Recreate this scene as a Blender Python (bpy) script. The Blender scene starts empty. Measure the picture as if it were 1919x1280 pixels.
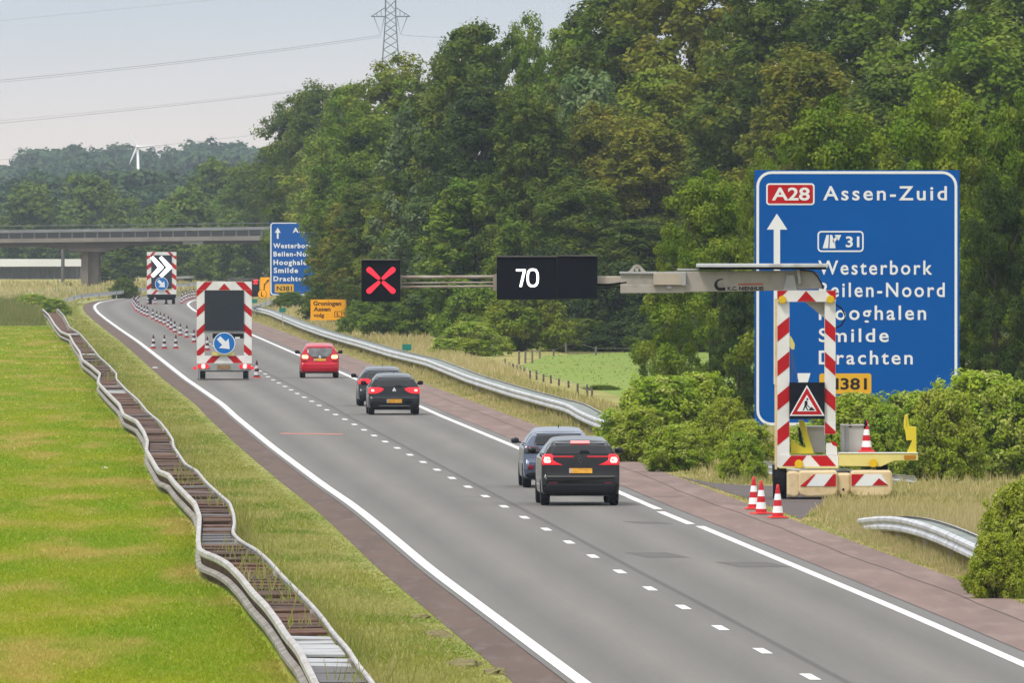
import bpy, bmesh, math, random
import numpy as np
from mathutils import Vector, Matrix
from mathutils.bvhtree import BVHTree

random.seed(7)
SC = bpy.context.scene
COL = SC.collection
R = math.radians

# ------------------------------------------------------------------ camera, sky, sun, exposure
F, YH, H = 25400.0, 428.0, 6.5          # focal length in photo pixels, horizon row, eye height (m)
cam = bpy.data.cameras.new("camera")
cam.sensor_width = 36.0
cam.lens = F / 1919.0 * 36.0
cam.clip_start = 1.0
cam.clip_end = 20000.0
cam_o = bpy.data.objects.new("camera", cam)
COL.objects.link(cam_o)
cam_o.location = (0, 0, H)
cam_o.rotation_euler = (R(90) - math.atan((640.0 - YH) / F), 0, 0)
SC.camera = cam_o

SUN_EL, SUN_AZ = R(57), R(222)           # azimuth clockwise from +Y: behind and left of the camera
w = bpy.data.worlds.new("World")
SC.world = w
w.use_nodes = True
nt = w.node_tree
nt.nodes.clear()
N = nt.nodes.new
L = nt.links.new
tc = N("ShaderNodeTexCoord")
sep = N("ShaderNodeSeparateXYZ")
L(tc.outputs["Generated"], sep.inputs[0])
sky = N("ShaderNodeTexSky")
sky.sky_type = 'NISHITA'
sky.sun_disc = False
sky.sun_elevation = SUN_EL
sky.sun_rotation = SUN_AZ
bg1 = N("ShaderNodeBackground")
bg1.inputs[1].default_value = 0.10
L(sky.outputs[0], bg1.inputs[0])
# thin high overcast: darker and warmer at the rim of the sky, brighter towards the zenith
ramp = N("ShaderNodeValToRGB")
cr = ramp.color_ramp
cr.elements[0].position = 0.0
cr.elements[0].color = (1.04, 0.885, 0.785, 1)
cr.elements[1].position = 1.0
cr.elements[1].color = (1.85, 1.88, 1.95, 1)
for p, c in ((0.0050, (0.965, 0.85, 0.785)), (0.0100, (0.84, 0.80, 0.785)), (0.0165, (0.64, 0.71, 0.79)),
             (0.05, (0.66, 0.72, 0.79)), (0.14, (0.84, 0.88, 0.94)), (0.4, (1.15, 1.20, 1.28))):
    e = cr.elements.new(p)
    e.color = (*c, 1)
mp = N("ShaderNodeMapping")
mp.inputs["Scale"].default_value = (1, 1, 9)
L(tc.outputs["Generated"], mp.inputs[0])
nz = N("ShaderNodeTexNoise")
nz.inputs["Scale"].default_value = 22.0
nz.inputs["Detail"].default_value = 3.0
L(mp.outputs[0], nz.inputs[0])
nm = N("ShaderNodeMapRange")
nm.inputs[3].default_value = 0.95
nm.inputs[4].default_value = 1.05
L(nz.outputs[0], nm.inputs[0])
L(sep.outputs[2], ramp.inputs[0])
bg2 = N("ShaderNodeBackground")
L(ramp.outputs[0], bg2.inputs[0])
L(nm.outputs[0], bg2.inputs[1])
mx = N("ShaderNodeMixShader")
mx.inputs[0].default_value = 0.86
L(bg1.outputs[0], mx.inputs[1])
L(bg2.outputs[0], mx.inputs[2])
wo = N("ShaderNodeOutputWorld")
L(mx.outputs[0], wo.inputs[0])

sun = bpy.data.lights.new("sun", 'SUN')
sun.energy = 2.75
sun.angle = R(12)
sun.color = (1.0, 0.95, 0.87)
sun_o = bpy.data.objects.new("sun", sun)
COL.objects.link(sun_o)
sd = Vector((math.sin(SUN_AZ) * math.cos(SUN_EL), math.cos(SUN_AZ) * math.cos(SUN_EL), math.sin(SUN_EL)))
sun_o.rotation_euler = (-sd).to_track_quat('-Z', 'Y').to_euler()

SC.view_settings.view_transform = 'Standard'
SC.view_settings.look = 'None'
SC.view_settings.exposure = 0.0
SC.view_settings.gamma = 1.0
SC.render.engine = 'CYCLES'
SC.cycles.max_bounces = 6
SC.cycles.diffuse_bounces = 2
SC.cycles.volume_bounces = 0
SC.cycles.transparent_max_bounces = 8


# ------------------------------------------------------------------ helpers
def G(px, py, z=0.0):
    """where the sight line of a photo pixel meets height z"""
    d = F * (H - z) / (py - YH)
    return Vector(((px - 960.0) * d / F, d, z))


def A(px, py, d):
    """the point of a photo pixel at distance d"""
    return Vector(((px - 960.0) * d / F, d, H - (py - YH) * d / F))


def tag(o, label=None, cat=None, group=None, kind=None):
    if label: o["label"] = label
    if cat: o["category"] = cat
    if group: o["group"] = group
    if kind: o["kind"] = kind
    return o


def empty(name, loc, label=None, cat=None, group=None):
    o = bpy.data.objects.new(name, None)
    o.empty_display_size = 0.2
    o.location = loc
    COL.objects.link(o)
    return tag(o, label, cat, group)


def link(name, me, parent=None, loc=(0, 0, 0)):
    o = bpy.data.objects.new(name, me)
    COL.objects.link(o)
    o.location = loc
    if parent is not None:
        o.parent = parent
    return o


def copy_tree(o, parent=None):
    c = o.copy()
    COL.objects.link(c)
    c.parent = parent
    for ch in list(o.children):
        copy_tree(ch, c)
    return c


def mesh_np(name, V, faces, k, mats, smooth=False, tint=None):
    me = bpy.data.meshes.new(name)
    V = np.asarray(V, np.float32)
    faces = np.asarray(faces, np.int32).reshape(-1, k)
    me.vertices.add(len(V))
    me.vertices.foreach_set("co", V.ravel())
    me.loops.add(faces.size)
    me.loops.foreach_set("vertex_index", faces.ravel())
    me.polygons.add(len(faces))
    me.polygons.foreach_set("loop_start", np.arange(0, faces.size, k, dtype=np.int32))
    me.polygons.foreach_set("loop_total", np.full(len(faces), k, np.int32))
    if smooth:
        me.polygons.foreach_set("use_smooth", np.ones(len(faces), bool))
    if tint is not None:
        a = me.attributes.new("tint", 'FLOAT', 'POINT')
        a.data.foreach_set("value", np.asarray(tint, np.float32))
    for m in mats:
        me.materials.append(m)
    me.update(calc_edges=True)
    return me


class MB:
    """collects shapes in world metres and links them as one mesh object"""
    def __init__(s):
        s.v, s.f, s.m = [], [], []

    def add(s, vs, fs, mi=0):
        b = len(s.v)
        s.v += [tuple(p) for p in vs]
        for f in fs:
            s.f.append([i + b for i in f])
            s.m.append(mi)

    def box(s, x0, x1, y0, y1, z0, z1, mi=0):
        vs = [(x, y, z) for x in (x0, x1) for y in (y0, y1) for z in (z0, z1)]
        s.add(vs, [(0, 1, 3, 2), (4, 6, 7, 5), (0, 4, 5, 1), (2, 3, 7, 6), (0, 2, 6, 4), (1, 5, 7, 3)], mi)

    def prism(s, poly, y0, y1, mi=0):
        """polygon of (x, z) pushed from y0 back to y1"""
        n = len(poly)
        ar = sum(poly[i][0] * poly[(i + 1) % n][1] - poly[(i + 1) % n][0] * poly[i][1] for i in range(n))
        if ar < 0: poly = poly[::-1]
        vs = [(x, y0, z) for x, z in poly] + [(x, y1, z) for x, z in poly]
        fs = [tuple(range(n)), tuple(range(2 * n - 1, n - 1, -1))]
        fs += [(i, i + n, (i + 1) % n + n, (i + 1) % n) for i in range(n)]
        s.add(vs, fs, mi)

    def tube(s, pts, r, n=8, mi=0, cap=True):
        pts = [Vector(p) for p in pts]
        rs = r if isinstance(r, (list, tuple)) else [r] * len(pts)
        vs, fs = [], []
        for i, p in enumerate(pts):
            t = (pts[min(i + 1, len(pts) - 1)] - pts[max(i - 1, 0)]).normalized()
            u = t.cross(Vector((0, 0, 1)))
            if u.length < 1e-3: u = t.cross(Vector((1, 0, 0)))
            u.normalize()
            v = t.cross(u)
            for k in range(n):
                a = 2 * math.pi * k / n
                vs.append(p + (u * math.cos(a) + v * math.sin(a)) * rs[i])
        for i in range(len(pts) - 1):
            for k in range(n):
                fs.append((i * n + k, i * n + (k + 1) % n, (i + 1) * n + (k + 1) % n, (i + 1) * n + k))
        if cap:
            fs.append(tuple(range(n - 1, -1, -1)))
            fs.append(tuple(range((len(pts) - 1) * n, len(pts) * n)))
        s.add(vs, fs, mi)

    def disc(s, cx, cz, r, y0, y1, n=28, mi=0):
        s.prism([(cx + r * math.cos(2 * math.pi * k / n), cz + r * math.sin(2 * math.pi * k / n)) for k in range(n)], y0, y1, mi)

    def lathe(s, prof, n=20, mi=None, c=(0, 0, 0)):
        """profile of (r, z) turned about the vertical"""
        vs, fs, ms = [], [], []
        for r, z in prof:
            for k in range(n):
                a = 2 * math.pi * k / n
                vs.append((c[0] + r * math.cos(a), c[1] + r * math.sin(a), c[2] + z))
        b = len(s.v)
        s.v += vs
        for i in range(len(prof) - 1):
            for k in range(n):
                s.f.append([b + i * n + k, b + i * n + (k + 1) % n, b + (i + 1) * n + (k + 1) % n, b + (i + 1) * n + k])
                s.m.append(mi[i] if mi else 0)

    def build(s, name, mats, parent=None, bevel=0, smooth=False):
        o0 = Vector((0, 0, 0))
        p = parent
        while p is not None:
            o0 = o0 + Vector(p.location)
            p = p.parent
        me = bpy.data.meshes.new(name)
        me.from_pydata([(x - o0.x, y - o0.y, z - o0.z) for x, y, z in s.v], [], s.f)
        for m in (mats if isinstance(mats, (list, tuple)) else [mats]):
            me.materials.append(m)
        me.polygons.foreach_set("material_index", s.m)
        if smooth:
            me.polygons.foreach_set("use_smooth", [True] * len(s.f))
        me.update()
        o = link(name, me, parent)
        if bevel:
            b = o.modifiers.new("bevel", 'BEVEL')
            b.width = bevel
            b.segments = 2
            b.limit_method = 'ANGLE'
        return o


def clip(poly, inside, cut):
    out = []
    for i in range(len(poly)):
        a, b = poly[i], poly[(i + 1) % len(poly)]
        ia, ib = inside(a), inside(b)
        if ia: out.append(a)
        if ia != ib: out.append(cut(a, b))
    return out


def clip_rect(poly, x0, x1, z0, z1):
    def cx(v):
        return lambda a, b: (v, a[1] + (b[1] - a[1]) * (v - a[0]) / (b[0] - a[0]))
    def cz(v):
        return lambda a, b: (a[0] + (b[0] - a[0]) * (v - a[1]) / (b[1] - a[1]), v)
    for ins, cut in ((lambda p: p[0] >= x0, cx(x0)), (lambda p: p[0] <= x1, cx(x1)),
                     (lambda p: p[1] >= z0, cz(z0)), (lambda p: p[1] <= z1, cz(z1))):
        if len(poly) >= 3: poly = clip(poly, ins, cut)
    return poly if len(poly) >= 3 else None


def srgb(r, g, b):
    f = lambda c: (c / 255 / 12.92) if c <= 10 else ((c / 255 + 0.055) / 1.055) ** 2.4
    return (f(r), f(g), f(b))


MATS = {}


def mat(name, c1, c2=None, scale=1.0, rough=0.6, metal=0.0, spec=0.22, coat=0.0, detail=4, emit=None, estr=0.0,
        bump=0.0, c3=None, scale3=None, space='pos', stretch=None, lo=0.35, hi=0.65):
    m = bpy.data.materials.new(name)
    m.use_nodes = True
    t = m.node_tree
    b = t.nodes["Principled BSDF"]
    b.inputs["Base Color"].default_value = (*c1, 1)
    b.inputs["Roughness"].default_value = rough
    b.inputs["Metallic"].default_value = metal
    b.inputs["Specular IOR Level"].default_value = spec
    b.inputs["Coat Weight"].default_value = coat
    b.inputs["Coat Roughness"].default_value = 0.06
    if emit:
        b.inputs["Emission Color"].default_value = (*emit, 1)
        b.inputs["Emission Strength"].default_value = estr
    if c2 or bump:
        if space == 'pos':
            co = t.nodes.new("ShaderNodeNewGeometry").outputs["Position"]
        else:
            co = t.nodes.new("ShaderNodeTexCoord").outputs["Object"]
        if stretch:
            q = t.nodes.new("ShaderNodeMapping")
            q.inputs["Scale"].default_value = stretch
            t.links.new(co, q.inputs[0])
            co = q.outputs[0]
        def noise(sc, det):
            n = t.nodes.new("ShaderNodeTexNoise")
            n.inputs["Scale"].default_value = sc
            n.inputs["Detail"].default_value = det
            t.links.new(co, n.inputs["Vector"])
            return n.outputs["Fac"]
        def rng(x):
            q = t.nodes.new("ShaderNodeMapRange")
            q.inputs[1].default_value = lo
            q.inputs[2].default_value = hi
            t.links.new(x, q.inputs[0])
            return q.outputs[0]
        f1 = noise(scale, detail)
        if c2:
            mixn = t.nodes.new("ShaderNodeMix")
            mixn.data_type = 'RGBA'
            mixn.inputs[6].default_value = (*c1, 1)
            mixn.inputs[7].default_value = (*c2, 1)
            t.links.new(rng(f1), mixn.inputs[0])
            out = mixn.outputs[2]
            if c3:
                m2 = t.nodes.new("ShaderNodeMix")
                m2.data_type = 'RGBA'
                m2.inputs[7].default_value = (*c3, 1)
                t.links.new(out, m2.inputs[6])
                q = t.nodes.new("ShaderNodeMapRange")
                q.inputs[1].default_value = 0.5
                q.inputs[2].default_value = 0.72
                t.links.new(noise(scale3 or scale * 3.1, detail), q.inputs[0])
                t.links.new(q.outputs[0], m2.inputs[0])
                out = m2.outputs[2]
            t.links.new(out, b.inputs["Base Color"])
        if bump:
            bn = t.nodes.new("ShaderNodeBump")
            bn.inputs["Strength"].default_value = bump
            t.links.new(noise(scale * 4, 3), bn.inputs["Height"])
            t.links.new(bn.outputs[0], b.inputs["Normal"])
    MATS[name] = m
    return m


def leaf_mat(name, ca, cb, cc=None, trans=0.3, nscale=0.35, rough=0.65, det=3, patch=None, stretch=None):
    """foliage: two leaf colours in large clumps, a third on single leaves, some light through the blade"""
    m = bpy.data.materials.new(name)
    m.use_nodes = True
    t = m.node_tree
    t.nodes.clear()
    n, l = t.nodes.new, t.links.new
    geo = n("ShaderNodeNewGeometry")
    pos = geo.outputs["Position"]
    if stretch:
        mpn = n("ShaderNodeMapping"); mpn.inputs["Scale"].default_value = stretch
        l(pos, mpn.inputs[0]); pos = mpn.outputs[0]
    no = n("ShaderNodeTexNoise")
    no.inputs["Scale"].default_value = nscale
    no.inputs["Detail"].default_value = det
    l(pos, no.inputs["Vector"])
    mr = n("ShaderNodeMapRange")
    mr.inputs[1].default_value = 0.38
    mr.inputs[2].default_value = 0.62
    l(no.outputs["Fac"], mr.inputs[0])
    m1 = n("ShaderNodeMix"); m1.data_type = 'RGBA'
    m1.inputs[6].default_value = (*ca, 1)
    m1.inputs[7].default_value = (*cb, 1)
    l(mr.outputs[0], m1.inputs[0])
    base = m1.outputs[2]
    if patch:
        n2 = n("ShaderNodeTexNoise"); n2.inputs["Scale"].default_value = patch[1]; n2.inputs["Detail"].default_value = 4
        l(pos, n2.inputs["Vector"])
        r2 = n("ShaderNodeMapRange"); r2.inputs[1].default_value = patch[2]; r2.inputs[2].default_value = patch[3]; r2.inputs[4].default_value = .85
        l(n2.outputs["Fac"], r2.inputs[0])
        m3 = n("ShaderNodeMix"); m3.data_type = 'RGBA'
        m3.inputs[7].default_value = (*patch[0], 1)
        l(base, m3.inputs[6]); l(r2.outputs[0], m3.inputs[0])
        base = m3.outputs[2]
    at = n("ShaderNodeAttribute"); at.attribute_name = "tint"
    m2 = n("ShaderNodeMix"); m2.data_type = 'RGBA'
    cc = cc or tuple(x * 1.6 for x in cb)
    m2.inputs[7].default_value = (*cc, 1)
    l(base, m2.inputs[6])
    pw = n("ShaderNodeMath"); pw.operation = 'POWER'
    l(at.outputs["Fac"], pw.inputs[0]); pw.inputs[1].default_value = 3.0
    l(pw.outputs[0], m2.inputs[0])
    oi = n("ShaderNodeObjectInfo")
    hs = n("ShaderNodeHueSaturation")
    v = n("ShaderNodeMapRange"); v.inputs[3].default_value = 0.88; v.inputs[4].default_value = 1.12
    l(oi.outputs["Random"], v.inputs[0]); l(v.outputs[0], hs.inputs["Value"])
    l(m2.outputs[2], hs.inputs["Color"])
    p = n("ShaderNodeBsdfPrincipled")
    p.inputs["Roughness"].default_value = rough
    p.inputs["Specular IOR Level"].default_value = 0.12
    l(hs.outputs[0], p.inputs["Base Color"])
    tr = n("ShaderNodeBsdfTranslucent")
    l(hs.outputs[0], tr.inputs[0])
    ms = n("ShaderNodeMixShader"); ms.inputs[0].default_value = trans
    l(p.outputs[0], ms.inputs[1]); l(tr.outputs[0], ms.inputs[2])
    o = n("ShaderNodeOutputMaterial")
    l(ms.outputs[0], o.inputs[0])
    return m


# ------------------------------------------------------------------ shared materials
M_WHITE = mat("white_sheeting", (0.72, 0.71, 0.68), (0.62, 0.61, 0.58), 1.6, rough=0.4)
M_RED = mat("red_sheeting", (0.46, 0.003, 0.007), (0.37, 0.003, 0.006), 1.6, rough=0.4)
M_BOARD = mat("led_board_black", (0.004, 0.006, 0.011), rough=0.7, spec=.12)
M_BOARD2 = mat("led_board_grey", (0.022, 0.026, 0.034), (0.026, 0.030, 0.038), 8, rough=0.7, spec=.15)
M_BLACK = mat("matt_black", (0.006, 0.006, 0.008), rough=0.8, spec=.15)
M_RUBBER = mat("tyre_rubber", (0.007, 0.007, 0.009), rough=0.9, spec=.15)
M_GREYMETAL = mat("grey_paint", (0.36, 0.36, 0.35), (0.28, 0.28, 0.27), 1.2, rough=0.5)
M_BEIGE = mat("beige_paint", (0.36, 0.335, 0.29), (0.31, 0.285, 0.24), 1.4, rough=0.5, c3=(0.26, 0.235, 0.20), scale3=3)
M_YELLOW = mat("yellow_paint", (0.66, 0.54, 0.035), (0.60, 0.47, 0.03), 1.0, rough=0.42)
M_CREAMY = mat("cream_yellow_paint", (0.66, 0.58, 0.20), (0.58, 0.50, 0.16), 1.2, rough=0.45)
M_CREAM = mat("cream_plastic", (0.66, 0.52, 0.31), (0.58, 0.44, 0.25), 1.1, rough=0.5, c3=(0.50, 0.37, 0.20), scale3=4)
M_AMBER = mat("amber_lens", (0.62, 0.40, 0.01), rough=0.25)
M_ORANGE = mat("orange_sheeting", (0.95, 0.42, 0.004), (0.90, 0.38, 0.004), 2.0, rough=0.45)
M_OCHRE = mat("ochre_sheeting", (0.66, 0.36, 0.02), rough=0.45)
M_BLUE = mat("blue_sheeting", (0.0006, 0.084, 0.335), (0.0006, 0.077, 0.315), 0.5, rough=0.6, spec=.04)
M_BLUE2 = mat("blue_disc_sheeting", (0.004, 0.135, 0.44), rough=0.45)
M_SIGNWHITE = mat("sign_white", (0.70, 0.71, 0.71), rough=0.45)
M_SIGNBLACK = mat("sign_black", (0.012, 0.012, 0.012), rough=0.6)
M_REDLED = mat("red_led", (0.5, 0.01, 0.02), emit=(1.0, 0.025, 0.05), estr=1.5, rough=0.5)
M_WHITELED = mat("white_led", (0.8, 0.8, 0.8), emit=(1.0, 0.97, 0.92), estr=1.6, rough=0.5)
M_TAIL = mat("red_tail_lens", (0.45, 0.01, 0.015), emit=(1.0, 0.03, 0.05), estr=0.75, rough=0.2)
M_TAILDIM = mat("dim_tail_bar", (0.30, 0.01, 0.015), emit=(1.0, 0.03, 0.05), estr=0.22, rough=0.2)
M_TAILHOT = mat("lit_brake_lamp", (0.8, 0.3, 0.2), emit=(1.0, 0.50, 0.42), estr=2.2, rough=0.2)
M_TAILWARM = mat("lit_warm_lamp", (0.8, 0.5, 0.3), emit=(1.0, 0.52, 0.20), estr=2.0, rough=0.2)
M_TAILOFF = mat("dark_tail_lens", (0.16, 0.012, 0.025), rough=0.15)
M_GALV = mat("galvanised_steel", (0.60, 0.61, 0.62), (0.46, 0.47, 0.48), 0.9, rough=0.45, metal=0.35, c3=(0.34, 0.33, 0.32), scale3=2.2)
M_GALVD = mat("weathered_steel", (0.50, 0.47, 0.43), (0.38, 0.35, 0.32), 1.3, rough=0.55, metal=0.2, c3=(0.25, 0.20, 0.16), scale3=3.0)
M_PLATE = mat("yellow_number_plate", (0.66, 0.33, 0.03), (0.45, 0.21, 0.03), 9.0, rough=0.5, space='obj')
M_WOOD = mat("weathered_wood", (0.075, 0.060, 0.045), (0.12, 0.10, 0.08), 3, rough=0.85)
M_BARK = mat("bark", (0.075, 0.062, 0.048), (0.045, 0.038, 0.030), 2.5, rough=0.9)
M_CONC = mat("bridge_concrete", (0.20, 0.17, 0.145), (0.14, 0.12, 0.105), 0.5, rough=0.85, c3=(0.10, 0.085, 0.075), scale3=0.9)
M_CONCL = mat("pale_concrete", (0.36, 0.33, 0.30), (0.28, 0.26, 0.24), 0.4, rough=0.85)

# ------------------------------------------------------------------ setting: ground, road, markings
PL = [(1090, 1280), (800, 1063), (781, 1046), (712, 988), (661, 947), (609, 912), (513, 840), (440, 780), (418, 759),
      (384, 735), (349, 711), (301, 673), (260, 641), (222, 615), (200, 599), (186, 588), (178.5, 579), (178, 573), (187, 567),
      (213, 562), (247, 558.5), (290, 556), (335, 553)]
PR = [(1919, 1248), (1697, 1150), (1500, 1067), (1310, 987), (1200, 942), (1161, 924), (965, 838), (820, 777.6),
      (786.6, 762), (676, 715), (635, 697), (553, 663), (473, 628), (420, 606), (385, 592), (366, 583), (356, 575.5), (352, 570),
      (358, 565), (377, 560), (405, 557), (440, 555)]


def curve_of(pts, z=0.0, step=3.0, win=7, d0=150.0):
    g = np.array([G(x, y, z)[:2] for x, y in pts])
    g = g[np.argsort(g[:, 1])]
    d = np.arange(g[0, 1], g[-1, 1], step)
    x = np.interp(d, g[:, 1], g[:, 0])
    k = np.ones(win) / win
    xs = np.convolve(np.pad(x, win // 2, mode='edge'), k, mode='valid')[:len(x)]
    sl = (x[12] - x[0]) / (d[12] - d[0])
    xs[:win // 2] = x[:win // 2]
    dd = np.arange(d0, d[0], step)
    return np.concatenate([dd, d]), np.concatenate([x[0] + sl * (dd - d[0]), xs])


LD, LX = curve_of(PL)
RD, RX = curve_of(PR)
lx = lambda d: np.interp(d, LD, LX)
rx = lambda d: np.interp(d, RD, RX)
DEND = min(LD[-1], RD[-1]) - 2
dash_px = [(1520, 1272), (1434, 1225), (1355, 1182), (1285, 1143), (1222, 1107), (1168, 1077), (1117, 1048), (1070, 1020),
           (1028, 995), (985, 973), (948, 952), (912, 933), (880, 915), (848, 898), (820, 882), (793, 867), (767, 853),
           (742, 839), (718, 827), (697, 815), (680, 805), (662, 795.5), (645.5, 786), (627, 777), (612, 769), (596, 759.6),
           (581.6, 751), (566, 743.4), (553, 736), (541, 728.5), (527, 721), (516, 715), (504, 708), (493, 702)]
CD, CX = curve_of(dash_px, win=9)
cx_ = lambda d: np.where(d < CD[-1] - 6, np.interp(d, CD, CX), 0.5 * (lx(d) + rx(d)) + (CX[-1] - 0.5 * (lx(CD[-1]) + rx(CD[-1]))))


def strip(name, d, a, b, z, m, kind="structure", label=None, nx=1):
    """ground sheet between two lateral curves"""
    d = np.asarray(d, float)
    a = np.broadcast_to(a, d.shape); b = np.broadcast_to(b, d.shape)
    V = []
    for i in range(nx + 1):
        V.append(np.stack([a + (b - a) * i / nx, d, np.full_like(d, z)], 1))
    V = np.stack(V, 1).reshape(-1, 3)
    f = []
    q = nx + 1
    for i in range(len(d) - 1):
        for j in range(nx):
            f.append((i * q + j, i * q + j + 1, (i + 1) * q + j + 1, (i + 1) * q + j))
    me = mesh_np(name, V, f, 4, [m])
    o = link(name, me)
    return tag(o, label=label, kind=kind)


def sheet(name, pts, z, m, label=None, kind="structure"):
    me = bpy.data.meshes.new(name)
    me.from_pydata([(p[0], p[1], z) for p in pts], [], [range(len(pts))])
    me.materials.append(m)
    o = link(name, me)
    return tag(o, label=label, kind=kind)


M_SOIL = mat("rough_grass_ground", (0.075, 0.085, 0.018), (0.13, 0.11, 0.035), 0.12, rough=0.95, c3=(0.17, 0.14, 0.06), scale3=0.5)
M_LAWN = mat("mown_grass", (0.170, 0.270, 0.004), (0.260, 0.300, 0.012), 0.45, rough=0.95, c3=(0.42, 0.32, 0.10), scale3=0.50, bump=0.3, stretch=(1, .13, 1))
M_VERGE = mat("verge_grass", (0.19, 0.21, 0.034), (0.27, 0.26, 0.085), 0.18, rough=0.95, c3=(0.15, 0.18, 0.026), scale3=0.5, stretch=(1, .2, 1))
M_DRY = mat("dry_grass_ground", (0.35, 0.275, 0.11), (0.21, 0.22, 0.045), 0.22, rough=0.95, c3=(0.11, 0.13, 0.015), scale3=0.4)
M_MEADOW = mat("meadow_grass", (0.150, 0.215, 0.030), (0.180, 0.230, 0.042), 0.06, rough=0.95, c3=(0.17, 0.215, 0.025), scale3=0.2)
M_TARRED = mat("red_brown_asphalt", (0.195, 0.135, 0.113), (0.160, 0.110, 0.093), 1.2, rough=0.85, c3=(0.23, 0.165, 0.142), scale3=1.7, stretch=(1, .1, 1))
M_TARBR = mat("brown_asphalt", (0.112, 0.074, 0.056), (0.088, 0.058, 0.045), 1.5, rough=0.85, c3=(0.13, 0.095, 0.08), scale3=3.0, stretch=(1, .1, 1))
M_PAINT = mat("road_paint", (0.70, 0.68, 0.66), (0.60, 0.585, 0.56), 1.2, rough=0.6, c3=(0.50, 0.48, 0.46), scale3=5.0)
M_PATCH = mat("repair_patch_tar", (0.106, 0.098, 0.087), (0.094, 0.087, 0.078), 1.0, rough=0.8)

# asphalt: grey, with long streaks along the wheel paths and a rough grain
M_ROAD = bpy.data.materials.new("road_asphalt")
M_ROAD.use_nodes = True
_t = M_ROAD.node_tree
_b = _t.nodes["Principled BSDF"]
_b.inputs["Roughness"].default_value = 0.78
_at = _t.nodes.new("ShaderNodeAttribute"); _at.attribute_name = "lane"
_tr = _t.nodes.new("ShaderNodeValToRGB")
_r = _tr.color_ramp
_r.elements[0].position = 0.0; _r.elements[0].color = (0.115, 0.109, 0.098, 1)
_r.elements[1].position = 1.0; _r.elements[1].color = (0.125, 0.120, 0.110, 1)
for p, c in ((0.06, .140), (0.13, .108), (0.24, .160), (0.36, .110), (0.46, .142), (0.518, .120), (0.524, .070), (0.534, .070), (0.54, .128),
             (0.63, .116), (0.74, .160), (0.85, .112), (0.93, .142)):
    e = _r.elements.new(p); e.color = (c * .89, c * .82, c * 0.705, 1)
_t.links.new(_at.outputs["Fac"], _tr.inputs[0])
_g = _t.nodes.new("ShaderNodeNewGeometry")
_mp = _t.nodes.new("ShaderNodeMapping"); _mp.inputs["Scale"].default_value = (1.2, 0.05, 1); _mp.inputs["Rotation"].default_value = (0, 0, R(-2.2))
_t.links.new(_g.outputs["Position"], _mp.inputs[0])
_n1 = _t.nodes.new("ShaderNodeTexNoise"); _n1.inputs["Scale"].default_value = 1.0; _n1.inputs["Detail"].default_value = 6
_t.links.new(_mp.outputs[0], _n1.inputs["Vector"])
_n2 = _t.nodes.new("ShaderNodeTexNoise"); _n2.inputs["Scale"].default_value = 9.0; _n2.inputs["Detail"].default_value = 6
_t.links.new(_g.outputs["Position"], _n2.inputs["Vector"])
_m1 = _t.nodes.new("ShaderNodeMapRange"); _m1.inputs[1].default_value = .3; _m1.inputs[2].default_value = .7; _m1.inputs[3].default_value = .93; _m1.inputs[4].default_value = 1.07
_m2 = _t.nodes.new("ShaderNodeMapRange"); _m2.inputs[1].default_value = .3; _m2.inputs[2].default_value = .7; _m2.inputs[3].default_value = .86; _m2.inputs[4].default_value = 1.14
_t.links.new(_n1.outputs[0], _m1.inputs[0]); _t.links.new(_n2.outputs[0], _m2.inputs[0])
_mm = _t.nodes.new("ShaderNodeMath"); _mm.operation = 'MULTIPLY'
_t.links.new(_m1.outputs[0], _mm.inputs[0]); _t.links.new(_m2.outputs[0], _mm.inputs[1])
_hs = _t.nodes.new("ShaderNodeHueSaturation")
_t.links.new(_tr.outputs[0], _hs.inputs["Color"]); _t.links.new(_mm.outputs[0], _hs.inputs["Value"])
_t.links.new(_hs.outputs[0], _b.inputs["Base Color"])

# the ground: one sheet to the horizon
gx = [-2600, -900, -300, -100, -40, 0, 40, 120, 400, 1200, 2600]
gy = [-150, 100, 200, 400, 700, 1000, 1400, 2000, 3000, 4600]
GV = [(x, y, -0.03) for y in gy for x in gx]
GF = [(j * 11 + i, j * 11 + i + 1, (j + 1) * 11 + i + 1, (j + 1) * 11 + i) for j in range(9) for i in range(10)]
tag(link("ground", mesh_np("ground", GV, GF, 4, [M_SOIL])), kind="structure", label="flat rough grassland reaching the horizon")

dd = np.concatenate([np.arange(150, 700, 6.0), np.arange(700, DEND, 9.0)])
dR = dd
road_o = strip("road", dd, lx(dd) - 0.22, rx(dd) + 0.45, 0.012, M_ROAD, label="grey two-lane motorway carriageway curving away", nx=1)
_a = road_o.data.attributes.new("lane", 'FLOAT', 'POINT')
_a.data.foreach_set("value", np.tile(np.array([0.0, 1.0], np.float32), len(dd)))
strip("shoulder_left", dd, lx(dd) - 0.98, lx(dd) - 0.22, 0.004, M_TARBR, label="narrow brown asphalt edge left of the carriageway")
strip("shoulder_right", dd, rx(dd) + 0.45, rx(dd) + 2.45, 0.004, M_TARRED, label="red-brown asphalt shoulder right of the carriageway")
M_SEAM = mat("tar_seam", (0.085, 0.066, 0.058), rough=.8)
_w = .05 * np.sin(dd * .11) + .03 * np.sin(dd * .37)
strip("shoulder_seam", dd, rx(dd) + 1.62 + _w, rx(dd) + 1.655 + _w, 0.0085, M_SEAM, label="thin dark crack running along the right shoulder")
strip("shoulder_joint", dd, rx(dd) + 0.43, rx(dd) + 0.475, 0.0145, M_SEAM, label="dark joint between carriageway and right shoulder")
dl = dd[dd > 150]
strip("edge_line_left", dl, lx(dl) - 0.11, lx(dl) + 0.11, 0.018, M_PAINT, label="solid white edge line on the left")
a_, b_ = G(1245, 958).y, G(1310, 986).y
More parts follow.
